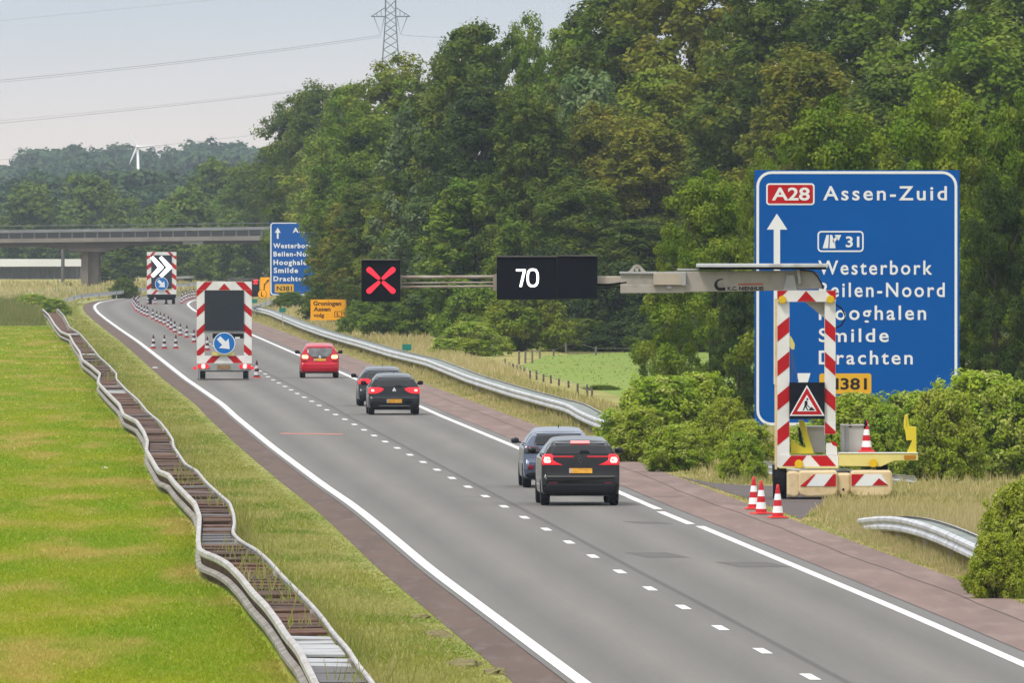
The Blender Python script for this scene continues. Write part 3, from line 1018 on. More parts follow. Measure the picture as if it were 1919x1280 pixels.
# numerals 7 and 0 in white LEDs
b = MB()
z6 = lambda pts: [(640 + x * .271, 460 + y * .271) for x, y in pts]
pol(b, z6([(1208, 163), (1274, 163), (1277, 173), (1249, 286), (1231, 286), (1256, 178), (1208, 178)]), -0.126, -0.119)
ou, inr = [], []
for a in range(0, 360, 15):
    c, s_ = math.cos(R(a)), math.sin(R(a))
    sq = lambda v: math.copysign(abs(v) ** 0.75, v)
    ou.append((1324 + 43 * sq(c), 223 + 65 * sq(s_)))
    inr.append((1324 + 27 * sq(c), 223 + 49 * sq(s_)))
ring(b, pp(z6(ou), D), pp(z6(inr), D), D - .126, D - .119)
b.build("speed_numerals", M_WHITELED, sb)
# warning board between the legs
b = MB()
boxp(b, 1479.5, 1546, 716.7, 785.5, -0.07, -0.01, 0)
wb_ = b.build("warning_board", M_BOARD, gt)
b = MB()
pol(b, [(1512.6, 721.5), (1546, 779.5), (1480, 779.5)], -0.074, -0.069, 0)
pol(b, [(1512.6, 726.5), (1541.5, 777), (1484, 777)], -0.079, -0.073, 1)
pol(b, [(1512.6, 740), (1531, 771), (1494, 771)], -0.084, -0.078, 0)
z9 = lambda pts: [(1380 + x * .2293, 540 + y * .2293) for x, y in pts]
pol(b, z9([(588, 1000), (616, 970), (646, 1000)]), -0.088, -0.083, 2)
pol(b, z9([(560, 925), (578, 918), (585, 940), (574, 965), (590, 1000), (581, 1000), (566, 972), (552, 1000), (543, 1000), (558, 962)]), -0.088, -0.083, 2)
b.disc(X(1380 + 582 * .2293), Z(540 + 908 * .2293), 0.026, D - .088, D - .083, 10, 2)
pol(b, z9([(566, 935), (612, 985), (607, 989), (561, 942)]), -0.088, -0.083, 2)
b.build("roadworks_triangle", [M_SIGNWHITE, M_RED, M_SIGNBLACK], wb_)
# lower beam, side beam
z10 = lambda pts: [(1380 + x * .198, 760 + y * .198) for x, y in pts]
b = MB()
boxp(b, 1462, 1571.5, 853.5, 875, -0.05, 0.25, 0)
boxp(b, 1460, 1571.5, 875, 878, -0.052, 0.25, 2)
stripes(b, 1462.4, 1571, 853.9, 874.8, D, [z10([(436, 575), (522, 474), (668, 474), (590, 575)]), z10([(704, 474), (860, 474), (948, 575), (794, 575)])], D - 0.05)
b.build("striped_beam", [M_WHITE, M_RED, M_CREAMY], gt)
b = MB()
pol(b, z10([(965, 448), (1500, 447), (1722, 452), (1722, 522), (1495, 525), (1370, 580), (965, 574)]), -0.03, 0.28, 0)
boxp(b, 1571.6, 1721, 848.3, 850.2, -0.05, 0.3, 1)
sbm = b.build("side_beam", [M_CREAMY, M_SIGNWHITE], gt, bevel=0.01)
b = MB(); pol(b, z10([(1590, 474), (1700, 470), (1700, 506), (1590, 511)]), -0.045, -0.03)
b.build("reflector", mat("orange_reflector", (0.42, 0.17, 0.015), rough=.3), sbm)
b = MB()
pol(b, z10([(1618, 448), (1640, 400), (1668, 332), (1614, 332), (1606, 260), (1590, 210), (1588, 170), (1598, 90), (1624, 84), (1640, 195), (1706, 205), (1708, 452)]), 0.02, 0.22, 0)
pol(b, z10([(1604, 90), (1612, 88), (1612, 190), (1604, 190)]), -0.01, 0.03, 0)
b.build("end_stop", M_YELLOW, gt, bevel=0.008)
b = MB()
pol(b, z10([(592, 140), (642, 140), (700, 330), (742, 462), (522, 462), (522, 318), (560, 350), (640, 400), (664, 400)]), 0.30, 0.42, 0)
b.build("jack_bracket", M_YELLOW, gt, bevel=0.008)
b = MB()
pol(b, z10([(588, 210), (606, 210), (640, 370), (628, 384), (600, 340)]), 0.24, 0.30, 0)
b.build("jack_handle", M_BLACK, gt)
for x0, x1, y0, mi in ((676, 850, 205, 0), (1000, 1262, 190, 1)):
    b = MB()
    a0, a1 = z10([(x0, y0), (x1, 452)])
    boxp(b, a0[0], a1[0], a0[1], a1[1], 0.5, 1.3, 0)
    boxp(b, a0[0] - .8, a1[0] + .8, a0[1] - 1, a0[1] + 1.6, 0.46, 1.34, 0)
    if mi:
        c0, c1 = z10([(1038, 196), (1068, 440)])
        boxp(b, c0[0], c1[0], c0[1], c1[1], 0.47, 0.5, 1)
        c0, c1 = z10([(1072, 180), (1100, 210)])
        boxp(b, c0[0], c1[0], c0[1], c1[1], 0.47, 0.5, 2)
    b.build("battery_cabinet", [mat("cabinet_grey", (0.44, 0.42, 0.38), (0.38, 0.36, 0.33), 1, rough=.5), M_GREYMETAL, M_BLACK], gt, bevel=0.01)
# crash cushion
b = MB()
def lobe(x0, x1):
    e = 12
    fr = z10([(x0, 650), (x0 + e, 615), (x1 - e, 612), (x1, 640), (x1, 800), (x1 - 22, 850), (x1 - 90, 860), (x0 + 90, 866), (x0 + 22, 850), (x0, 810)])
    pol(b, fr, -0.62, 0.9, 0)
lobe(585, 955); lobe(1078, 1470)
pol(b, z10([(950, 640), (1082, 640), (1082, 800), (1045, 855), (990, 855), (950, 800)]), -0.50, 0.9, 0)
pol(b, z10([(478, 628), (560, 618), (600, 640), (600, 850), (545, 872), (478, 852)]), -0.55, 0.85, 0)
cc_ = b.build("crash_cushion", M_CREAM, gt, bevel=0.05)
b = MB()
for x0, x1, reds in ((605, 944, [[(605, 765), (735, 654), (752, 654), (660, 768)], [(830, 765), (920, 652), (944, 652), (944, 765)]]),
                     (1092, 1436, [[(1092, 652), (1212, 652), (1120, 760), (1092, 760)], [(1288, 758), (1352, 690), (1436, 752), (1432, 758)]])):
    c0, c1 = z10([(x0, 652), (x1, 766)])
    whites = [(x0 + 6, 764), (x0 + 148, 652), (x1, 652), (x1, 764)] if x0 < 800 else [(x0, 652), (x1 - 60, 652), (x1, 752), (x1 - 4, 762), (x0, 764)]
    b.prism(pp(z10(whites), D - .62), D - .632, D - .62, 0)
    for r_ in reds:
        b.prism(pp(z10(r_), D - .62), D - .638, D - .632, 1)
b.build("chevron_sheeting", [M_SIGNWHITE, M_RED], cc_)
b = MB(); b.disc(X(1580), Z(917), .03, D - .52, D - .49, 10)
b.build("cushion_bolt", M_BLACK, cc_)
# wheels and chassis under it
for px, yy in ((1462, 0.35), (1466, 1.35), (1654, 0.4), (1657, 1.4)):
    b = MB()
    xx = X(px)
    n = 24
    for rr_, x0, x1, mi in ((.42, xx - .13, xx + .13, 0), (.24, xx - .14, xx + .14, 1)):
        vs = [(x, D + yy + rr_ * math.cos(2 * math.pi * i / n), .42 + rr_ * math.sin(2 * math.pi * i / n)) for x in (x0, x1) for i in range(n)]
        b.add(vs, [tuple(range(n)), tuple(range(2 * n - 1, n - 1, -1))] + [(i, (i + 1) % n, (i + 1) % n + n, i + n) for i in range(n)], mi)
    b.build("wheel", [M_RUBBER, M_PLATED], gt)
b = MB()
boxp(b, 1450, 1473, 873, 905, 0.05, 1.6, 0)
boxp(b, 1475, 1660, 886, 920, 0.95, 2.2, 0)
boxp(b, 1449, 1462, 905, 935, -0.02, 0.02, 0)
b.build("chassis", M_BLACK, gt)

# ------------------------------------------------------------------ arrow trailer in the left lane
D = 580.0
z3 = lambda pts: [(340 + x * .1876, 500 + y * .1876) for x, y in pts]
at_ = empty("arrow_trailer", (X(420), D, 0), "nearer red-and-white trailer with a blank grey board and blue arrow disc, left lane", "trailer")
b = MB()
pw_ = 14.8
x0, x1 = 369.2, 472.3
boxp(b, x0, x0 + pw_, 528, 682, 0, .12, 0)
boxp(b, x1 - pw_, x1, 528, 682, 0, .12, 0)
boxp(b, x0, x1, 527.5, 543.6, -.004, .11, 0)
boxp(b, x0, x1, 666.5, 681, -.004, .11, 0)
reds = []
for k_ in range(5):
    yy = 500 + .1876 * (300 + 205 * k_)
    reds.append([(x0, yy), (x0, yy - 13.5), (x0 + pw_, yy - 27), (x0 + pw_, yy - 13)])
    reds.append([(x1, yy), (x1, yy - 13.5), (x1 - pw_, yy - 27), (x1 - pw_, yy - 13)])
stripes(b, x0, x0 + pw_, 543.6, 666.3, D, reds, D)
stripes(b, x1 - pw_, x1, 543.6, 666.3, D, reds, D)
stripes(b, x0, x1, 528, 543.3, D, [z3([(155, 235), (235, 150), (315, 150), (235, 240)]), z3([(372, 232), (430, 165), (492, 232)]), z3([(540, 150), (625, 150), (708, 235), (628, 240)])], D - .004)
stripes(b, x0, x1, 667, 680.6, D, [z3([(238, 968), (310, 888), (398, 888), (318, 968)]), z3([(455, 888), (545, 888), (622, 968), (530, 968)])], D - .004)
fr_ = b.build("striped_frame", [M_WHITE, M_RED], at_)
b = MB(); boxp(b, 384, 457.6, 544, 619.5, -.06, .1, 0); b.build("light_board", M_BOARD2, at_)
b = MB(); boxp(b, 383, 458.5, 619.5, 624.5, .0, .08, 0); b.build("board_sill", M_GREYMETAL, at_)
b = MB(); boxp(b, 398.8, 457.2, 625, 634.2, -.04, .06, 0); boxp(b, 441, 450, 631.5, 634.4, -.05, -.04, 1); b.build("control_box", [M_BLACK, M_SIGNWHITE], at_)
b = MB(); boxp(b, 397.5, 439, 659.4, 666.4, -.1, .0, 0); boxp(b, 417, 424, 634, 660, -.06, .0, 0); b.build("disc_bracket", M_CREAMY, at_)


def arrow_disc(parent, cx, cy, r):
    b = MB()
    b.disc(X(cx), Z(cy), r * D / F, D - .16, D - .12, 36, 1)
    b.disc(X(cx), Z(cy), r * .93 * D / F, D - .165, D - .158, 36, 0)
    q = lambda u, v: (cx + r * u, cy + r * v)
    pol(b, [q(-.66, -.36), q(-.36, -.66), q(.14, -.16), q(.40, -.44), q(.50, .52), q(-.48, .42), q(-.18, .14)], -.172, -.164, 1)
    return b.build("arrow_disc", [M_BLUE2, M_SIGNWHITE], parent)


arrow_disc(at_, 420.8, 643.5, 20.6)
b = MB()
boxp(b, 370, 471, 681, 695, -.05, .1, 0)
b.build("light_bar", mat("light_bar_grey", (0.30, 0.31, 0.29), (0.24, 0.25, 0.24), 3, rough=.6), at_, bevel=.01)
for xa, xb_ in ((371.5, 391.5), (449.5, 469.5)):
    b = MB()
    for i in range(3):
        b.disc(X(xa + 3.5 + i * 6.6), Z(686.5), .095, D - .1, D - .05, 16, 1 if i == 1 else 0)
    b.build("rear_lamp", [M_TAIL, M_TAILHOT], at_)
for xa in (365.6, 473.6):
    b = MB(); b.disc(X(xa), Z(690), .07, D - .1, D - .03, 14); boxp(b, xa - 4 if xa > 400 else xa, xa if xa > 400 else xa + 4, 689, 691, -.03, .0)
    b.build("side_lamp", M_TAIL, at_)
b = MB(); boxp(b, 407.5, 432, 684, 692.3, -.07, -.05); b.build("number_plate", mat("dim_plate", (0.20, 0.12, 0.06), (0.30, 0.19, 0.09), 14, rough=.5), at_)


def trailer_wheel(parent, px, rad, wdt, yy):
    b = MB(); xx = X(px); n = 20
    vs = [(x, D + yy + rad * math.cos(2 * math.pi * i / n), rad + rad * math.sin(2 * math.pi * i / n)) for x in (xx - wdt, xx + wdt) for i in range(n)]
    b.add(vs, [tuple(range(n)), tuple(range(2 * n - 1, n - 1, -1))] + [(i, (i + 1) % n, (i + 1) % n + n, i + n) for i in range(n)])
    b.build("wheel", M_RUBBER, parent, bevel=.02)


for px in (379.8, 460.5): trailer_wheel(at_, px, .33, .11, .6)
b = MB()
boxp(b, 382, 458, 693, 697, .1, 3.2)
boxp(b, 418, 424, 692, 697, 3.2, 5.0)
b.tube([(X(373), D - .02, Z(695)), (X(373), D - .02, .02)], .02, 6)
b.tube([(X(466), D - .02, Z(695)), (X(466), D - .02, .02)], .02, 6)
b.tube([(X(370), D - .02, .05), (X(468), D - .02, .05)], .022, 6)
b.build("chassis", M_PLATED, at_)

# ------------------------------------------------------------------ far chevron trailer
D = 1160.0
ct_ = empty("chevron_trailer", (X(303), D, 0), "far red-and-white trailer showing two bright white chevrons, before the bridge", "trailer")
b = MB()
x0, x1, pw_ = 275.8, 331, 9.0
boxp(b, x0, x0 + pw_, 472, 551, 0, .15); boxp(b, x1 - pw_, x1, 472, 551, 0, .15)
boxp(b, x0, x1, 472, 479, -.01, .14); boxp(b, x0, x1, 543.5, 551.5, -.01, .14)
reds = []
for k_ in range(5):
    yy = 440 + .1876 * (248 + 104 * k_)
    reds.append([(x0, yy), (x0, yy - 8.5), (x0 + pw_, yy - 15.5), (x0 + pw_, yy - 7)])
    reds.append([(x1, yy), (x1, yy - 8.5), (x1 - pw_, yy - 15.5), (x1 - pw_, yy - 7)])
stripes(b, x0, x0 + pw_, 479, 543, D, reds, D); stripes(b, x1 - pw_, x1, 479, 543, D, reds, D)
stripes(b, x0, x1, 472.3, 478.7, D, [[(281, 479), (287, 472), (293, 472), (286, 479)], [(326, 479), (320, 472), (314, 472), (321, 479)]], D - .01)
stripes(b, x0, x1, 543.8, 551.2, D, [[(284, 552), (292, 543), (298, 543), (290, 552)], [(322, 552), (314, 543), (308, 543), (316, 552)]], D - .01)
b.build("striped_frame", [M_WHITE, M_RED], ct_)
b = MB(); boxp(b, 284, 322.5, 478, 541, -.05, .1); lb_ = b.build("light_board", M_BOARD2, ct_)
z2 = lambda pts: [(180 + x * .1876, 440 + y * .1876) for x, y in pts]
b = MB()
for s_ in (0, 86):
    pol(b, z2([(546 + s_, 232), (572 + s_, 210), (676 + s_, 316), (676 + s_, 332), (576 + s_, 428), (548 + s_, 404), (620 + s_, 326)]), -.058, -.052)
b.build("light_chevrons", M_WHITELED, lb_)
arrow_disc(ct_, 303.5, 532, 12.5)
for px in (281.5, 325): trailer_wheel(ct_, px, .38, .13, 1.0)
b = MB(); boxp(b, 277, 330, 551.5, 558, .0, .4); boxp(b, 282, 324, 556, 562, .4, 4.0); b.build("chassis", M_BLACK, ct_)

# ------------------------------------------------------------------ far signal trailer seen past the arrow trailer, orange boards, far blue sign
D = 1180.0
st_ = empty("signal_trailer", (X(462), D, 0), "distant dark lane-signal trailer with a red cross, peeping out above the arrow trailer", "trailer")
b = MB(); boxp(b, 424, 480, 521.5, 524.5, .1, .4, 0); boxp(b, 440, 452, 524, 540, .15, .35, 0); boxp(b, 433, 438, 518.5, 522, .1, .3, 0); b.build("boom", M_PLATED, st_)
b = MB(); boxp(b, 472, 486.5, 526, 556, .0, .2, 0); pnl = b.build("signal_board", M_BLACK, st_)
b = MB()
for p_ in ([(475, 525.5), (477.5, 523.5), (484, 531), (481.5, 533)], [(484, 525), (481.5, 523), (475, 531.5), (477.5, 533)]): pol(b, p_, -.03, .0)
b.build("red_cross", M_REDLED, pnl)
b = MB(); boxp(b, 436, 462, 545, 560, .2, 2.0); b.build("chassis", M_BLACK, st_)

D = 1150.0
od = empty("detour_sign", (X(497), D, 0), "orange board with black bent arrow and round L badge beside the far blue sign", "road sign")
b = MB(); boxp(b, 488.5, 506, 519.5, 557.5, .05, .12); b.build("panel", M_ORANGE, od)
b = MB()
pol(b, [(494.5, 543), (496.2, 543), (497, 534), (502.5, 527.5), (501.3, 526.3), (495, 533)], .03, .05)
pol(b, [(499.5, 525.5), (504.5, 523.5), (503.5, 529)], .03, .05)
b.build("arrow", M_SIGNBLACK, od)
b = MB(); b.disc(X(492), Z(551), 10.3 * D / F * .82, D + .0, D + .04, 24, 1); b.disc(X(492), Z(551), 9.6 * D / F * .82, D - .012, D, 24, 0)
bd = b.build("badge", [M_ORANGE, M_SIGNBLACK], od)
lettering("L", 489.5, 494.5, 547, 555.5, D - .012, M_SIGNBLACK, bd)
b = MB(); boxp(b, 490, 491.2, 557, 572, .06, .1); boxp(b, 502, 503.2, 557, 572, .06, .1); b.build("post", M_GALVD, od)

D = 880.0
os_ = empty("detour_sign", (X(615), D, 0), "rectangular orange sign reading Groningen Assen volg L, behind the right guardrail", "road sign")
b = MB(); boxp(b, 582.5, 648, 561.3, 600, .0, .06, 0); boxp(b, 647.5, 649.5, 561.3, 600, .0, .1, 1); b.build("panel", [M_ORANGE, M_OCHRE], os_)
M_BROWNINK = mat("dark_ink", (0.10, 0.03, 0.004), rough=.6)
for t, xa, xb_, yt, yb in (("Groningen", 587.5, 640, 564.5, 572.3), ("Assen", 588, 620, 575.5, 583), ("volg", 587.5, 608, 587, 594)):
    lettering(t, xa, xb_, yt, yb, D, M_BROWNINK, os_, bold=0.03)
b = MB(); ring(b, rrect(X(627), X(641.5), Z(594.5), Z(583.3), .05), rrect(X(628.3), X(640.2), Z(593.4), Z(584.4), .03), D - .006, D)
bd = b.build("badge", M_BROWNINK, os_)
lettering("L", 631.5, 637, 586, 592, D, M_BROWNINK, bd, bold=0.03)
for px in (593, 637):
    b = MB(); boxp(b, px, px + 2, 600, 616, .065, .13); boxp(b, px, px + 2, 562, 600, .065, .13); b.build("post", M_GALVD, os_)

D = 1215.0
fs = empty("direction_sign", (X(560), D, 0), "far blue direction sign by the bridge, its right side hidden by trees", "road sign")
b = MB(); boxp(b, 506.5, 640, 416.5, 553.5, .0, .12); b.build("panel", M_BLUE, fs)
b = MB(); ring(b, rrect(X(507), X(639), Z(553), Z(417), .3), rrect(X(509.3), X(636.5), Z(551), Z(418.8), .2), D - .01, D); b.build("border_line", M_SIGNWHITE, fs)
for t, xa, xb_, yt, yb in (("Assen-Zuid", 549, 630, 427, 435.5), ("Westerbork", 512.5, 586, 456, 464.5), ("Beilen-Noord", 513, 596, 471.5, 480), ("Hooghalen", 513, 583, 487, 496),
                           ("Smilde", 513.5, 559, 502, 511), ("Drachten", 513, 574, 518, 526.5)):
    lettering(t, xa, xb_, yt, yb, D, M_SIGNWHITE, fs, space=1.2, bold=.03)
b = MB(); b.prism(pp([(521, 426), (526.5, 436), (522.7, 436), (522.7, 447), (519.3, 447), (519.3, 436), (515.5, 436)], D), D - .01, D); b.build("arrow", M_SIGNWHITE, fs)
b = MB(); boxp(b, 515.5, 551, 532.5, 548, -.01, .0); rp = b.build("route_plate", M_OCHRE, fs)
lettering("N381", 519, 547.5, 536.5, 544.5, D - .01, M_SIGNBLACK, rp)
for px in (530, 600):
    b = MB(); q_ = X(px); b.box(q_ - .1, q_ + .1, D + .13, D + .3, -.05, Z(470)); b.build("post", M_GALVD, fs)

M_GREENS = mat("green_marker", (0.008, 0.17, 0.13), rough=.5)
for px, py, dm, txt in ((763, 655, 640.0, "small teal distance marker behind the right guardrail, nearest of the three"),
                        (530, 584, 890.0, "small teal distance marker left of the orange sign"),
                        (477, 567, 1000.0, "small teal distance marker farthest off, beside the arrow trailer")):
    D = dm
    s_ = 640.0 / dm
    q_ = empty("distance_marker", (X(px), D, 0), txt, "distance marker", "teal distance markers along the guardrail")
    b = MB(); boxp(b, px - 8.5 * s_, px + 8.5 * s_, py - 10 * s_, py + 1.5 * s_, .0, .04); b.build("plate", M_GREENS, q_)
    b = MB(); qx = X(px); b.box(qx - .035, qx + .035, D + .045, D + .1, -.02, Z(py - 4 * s_)); b.build("post", M_GALVD, q_)

# ------------------------------------------------------------------ traffic cones
def cone(dark):
    b = MB()
    hs = [(0.135, .03), (0.122, .115), (0.100, .265), (0.083, .40), (0.062, .54), (0.045, .645), (0.030, .745), (0.018, .75)]
    b.lathe(hs, 18, [0, 1, 0, 1, 0, 0, 0])
    b.lathe([(0.018, .75), (0.0005, .75)], 18, [0])
    m = mat("cone_red" + ("_dark" if dark else ""), (0.50, 0.012, 0.018) if not dark else (0.055, 0.012, 0.016), rough=.4)  # dark cones: shade of their backlit side put into the colours
    mw = mat("cone_white", (0.78, 0.78, 0.78) if not dark else (0.50, 0.50, 0.52), rough=.4)
    o = b.build("traffic_cone", [m, mw], None, smooth=False)
    for p in o.data.polygons: p.use_smooth = True
    c = MB()
    c.prism([(-.2, .0), (.2, .0), (.19, .035), (-.19, .035)], -.2, .2)
    c.build("base", mat("cone_base_red", (0.75, 0.04, 0.03), rough=.5), o, bevel=.01)
    return o


cn = cone(False); cd = cone(True)
first = {id(cn): True, id(cd): True}


def put_cone(proto, px, py, label, group=None, z=0.0, d=None, rz=0.0, s=1.0):
    o = proto if first[id(proto)] else copy_tree(proto)
    first[id(proto)] = False
    p = G(px, py, 0.02) if d is None else A(px, py, d)
    o.location = p if d is None else (p.x, p.y, z)
    o.rotation_euler.z = rz
    o.scale = (s, s, s)
    tag(o, label, "traffic cone", group)


put_cone(cn, 1458, 971, "nearest red-white cone beside the gantry trailer, right of the other two", "cones beside the gantry trailer", rz=.2)
put_cone(cn, 1427, 963.5, "middle cone of the three beside the gantry trailer, overlapping the one behind", "cones beside the gantry trailer", rz=.5)
put_cone(cn, 1413, 954.5, "leftmost and farthest cone of the three beside the gantry trailer", "cones beside the gantry trailer", rz=.1)
put_cone(cn, 1624.5, 847, "cone with a dark lamp top standing on the yellow beam of the gantry trailer", z=H - (847 - YH) * 325.5 / F, d=325.5)
_lamp = MB(); _q = A(1623, 801, 325.5)
_lamp.lathe([(0.05, 0), (0.055, .12), (0.03, .2), (0.001, .22)], 12, None, (_q.x, _q.y, H - (804 - YH) * 325.5 / F))
_l = _lamp.build("cone_lamp", M_BLACK); tag(_l, "dark flashing lamp on top of the cone riding the gantry trailer", "warning lamp")
for px, lb in ((288, "leftmost of the three cones in a row across the left lane"), (308.5, "middle of the three cones in a row across the left lane"),
               (330, "rightmost of the three cones in a row across the left lane")):
    put_cone(cd, px, 653.5, lb, "cones in a row across the left lane")
put_cone(cd, 481.6, 708, "lone cone on the dashes just right of the arrow trailer", "taper cones")
put_cone(cd, 389, 657, "cone seen through the frame of the arrow trailer, left of the blue disc", "taper cones")
tap = [(364, 642), (350.5, 633), (338.5, 629), (328, 623.5), (321, 618), (316, 613.5), (308, 608.5), (301, 605.5), (294, 602.5), (287, 598.5), (276.6, 593.5), (271, 591.5),
       (266, 589), (260.7, 585.5), (257, 583), (254.5, 580), (252, 576.5), (250, 573.5), (249, 570), (250, 567.5), (259, 573), (255.5, 569.5), (258, 566.5)]
ordn = ["first", "second", "third", "fourth", "fifth", "sixth", "seventh", "eighth", "ninth", "tenth", "eleventh", "twelfth", "thirteenth", "fourteenth",
        "fifteenth", "sixteenth", "seventeenth", "eighteenth", "nineteenth", "twentieth", "twenty-first", "twenty-second", "twenty-third"]
for i, (px, py) in enumerate(tap):
    put_cone(cd, px, py, "%s cone from the arrow trailer along the curving taper row" % ordn[i], "taper cones")
for (px, py), wh in zip(((278.5, 569.5), (291, 570), (312, 569.5), (326, 569)), ("left wheel", "inner left side", "inner right side", "right wheel")):
    put_cone(cd, px, py, "far cone at the foot of the chevron trailer, by its " + wh, "cones at the chevron trailer")
far = [(341, 568.5), (345, 565.5), (350, 563), (355, 561), (360, 559.8), (365, 558.8), (343, 561), (349, 558), (356, 556), (363, 554.5)]
for i, (px, py) in enumerate(far):
    put_cone(cd, px, py, "far cone clumped between the two trailers, %s from left in its %s line" % (ordn[i % 6 if i < 6 else i - 6], "front" if i < 6 else "back"), "cones beyond the arrow trailer")

# ------------------------------------------------------------------ cars
def car_body(P):
    W, HT, LN = P["W"] / 2, P["H"], P["L"]
    zb0, belt, wr = P.get("floor", .24), P["belt"], P["wr"]
    bz = P.get("bump", .62)
    # stations: y, underside, top, half width
    rg = P.get("rake", .42)
    S = [(0.0, zb0 + .10, bz - .02, W * .90), (0.03, zb0 + .04, bz + .0, W * .955), (0.07, zb0 + .01, bz + .02, W * .98), (0.10, zb0, bz + .10, W * .985),
         (0.14, zb0, belt - .10, W * .99), (0.20, zb0, belt + .01, W * .995), (0.20 + rg * .5, zb0 - .02, (belt + HT) / 2 + .03, W), (0.20 + rg, zb0 - .03, HT - .135, W),
         (0.28 + rg, zb0 - .03, HT - .10, W), (0.45 + rg, zb0 - .03, HT - .075, W), (LN * .40, zb0 - .03, HT, W), (LN * .52, zb0 - .03, HT - .03, W),
         (LN * .60, zb0 - .03, HT - .12, W), (LN * .74, zb0 - .03, belt + .06, W * .995), (LN * .80, zb0 - .03, belt - .0, W * .99), (LN * .92, zb0 - .01, belt - .14, W * .97),
         (LN * .97, zb0 + .02, belt - .24, W * .92), (LN, zb0 + .10, belt - .42, W * .82)]
    S = np.array(S)
    ys = np.unique(np.concatenate([np.linspace(0, .9 + rg, 46), np.linspace(.9 + rg, LN, 44)]))
    Q = np.stack([np.interp(ys, S[:, 0], S[:, k]) for k in (1, 2, 3)], 1)
    for _ in range(P.get("sm", 1)):
        Q[1:-1] = .25 * Q[:-2] + .5 * Q[1:-1] + .25 * Q[2:]
    rows = []
    for (zb, zt, wb) in Q:
        zbe = min(belt, zt - .05)
        tt = max(0.0, min(1.0, (zt - belt) / (HT - belt)))
        wtop = wb * .93 + (wr - wb * .93) * tt if zt > belt else wb * .93
        mid = .5 * (zb + zbe)
        prof = [(0, zb), (wb * .80, zb), (wb * .955, zb + .05), (wb * .99, zb + .16 if zb + .16 < mid else mid - .02), (wb, mid), (wb * .992, zbe - .10 if zbe - .10 > mid else mid + .02),
                (wb * .955, zbe - .01), (wb * .935 + (wtop - wb * .935) * .12, zbe + (zt - zbe) * .12), (wb * .93 + (wtop - wb * .93) * .6 + .015 * tt, zbe + (zt - zbe) * .55),
                (wtop + .01, zt - .075 * tt - .015), (wtop * .93, zt - .018 * tt), (wtop * .55, zt + .012 * tt), (0, zt + .02 * tt)]
        p = np.array(prof)
        u = np.arange(len(p))
        uu = np.linspace(0, len(p) - 1, 49)
        pm = np.vstack([p[0] * [-1, 1] + [0, 0], p, p[-1]])
        out = []
        for q in uu:
            i = min(int(q), len(p) - 2); t = q - i
            p0, p1, p2, p3 = (p[max(i - 1, 0)], p[i], p[i + 1], p[min(i + 2, len(p) - 1)])
            c = .5 * ((2 * p1) + (-p0 + p2) * t + (2 * p0 - 5 * p1 + 4 * p2 - p3) * t * t + (-p0 + 3 * p1 - 3 * p2 + p3) * t ** 3)
            out.append((max(c[0], 0), c[1]))
        out[0] = (0, out[0][1]); out[-1] = (0, out[-1][1])
        full = out + [(-x, z) for x, z in out[-2:0:-1]]
        rows.append(full)
    n = len(rows[0])
    V = [(x, y, z) for y, r_ in zip(ys, rows) for x, z in r_]
    f = []
    for i in range(len(rows) - 1):
        for k_ in range(n):
            f.append([i * n + k_, (i + 1) * n + k_, (i + 1) * n + (k_ + 1) % n, i * n + (k_ + 1) % n])
    f.append(list(range(n)))
    f.append(list(range((len(rows) - 1) * n, len(rows) * n))[::-1])
    return V, f


def decal(bvh, rows, view, off=0.006, nz=8, nx=16):
    """panel laid on the body: rows of (z, a, b) seen from the rear ('-y'), the front ('+y') or a side"""
    rows = sorted(rows)
    zs = np.linspace(rows[0][0], rows[-1][0], nz)
    A_ = np.interp(zs, [r_[0] for r_ in rows], [r_[1] for r_ in rows])
    B_ = np.interp(zs, [r_[0] for r_ in rows], [r_[2] for r_ in rows])
    dirs = {'-y': Vector((0, 1, 0)), '+y': Vector((0, -1, 0)), '-x': Vector((1, 0, 0)), '+x': Vector((-1, 0, 0))}
    dr = dirs[view]
    outer, inner = [], []
    last = None
    for z, a, b in zip(zs, A_, B_):
        for q in np.linspace(a, b, nx):
            o_ = Vector((q, 0, z)) - dr * 9 if view[1] == 'y' else Vector((0, q, z)) - dr * 9
            hit, nrm, _, _ = bvh.ray_cast(o_, dr)
            if hit is None:
                hit, nrm, _, _ = bvh.find_nearest(last if last is not None else Vector((o_.x if view[1] == 'y' else 0, 0.1, z)))
            if nrm.dot(dr) > 0: nrm = -nrm
            last = hit
            outer.append(hit + nrm * off)
            inner.append(hit - nrm * .012)
    n = len(outer)
    fs = []
    for i in range(nz - 1):
        for j in range(nx - 1):
            a = i * nx + j
            fs.append((a, a + 1, a + nx + 1, a + nx))
    bd = [j for j in range(nx)] + [i * nx + nx - 1 for i in range(1, nz)] + [(nz - 1) * nx + j for j in range(nx - 2, -1, -1)] + [i * nx for i in range(nz - 2, 0, -1)]
    for i in range(len(bd)):
        a, b = bd[i], bd[(i + 1) % len(bd)]
        fs.append((a, a + n, b + n, b))
    if view in ('+y', '+x'): fs = [f_[::-1] for f_ in fs]
    return outer + inner, fs


M_GLASS = mat("dark_car_glass", (0.008, 0.008, 0.009), rough=0.06, spec=0.4)
M_GLASSL = mat("light_car_glass", (0.05, 0.05, 0.052), (0.16, 0.155, 0.15), 2.2, rough=0.1, spec=0.6, space='obj')
M_RIM = mat("wheel_rim", (0.09, 0.09, 0.10), rough=0.35, metal=0.6)
M_CLAD = mat("black_bumper_plastic", (0.007, 0.007, 0.009), rough=0.7, spec=.2)


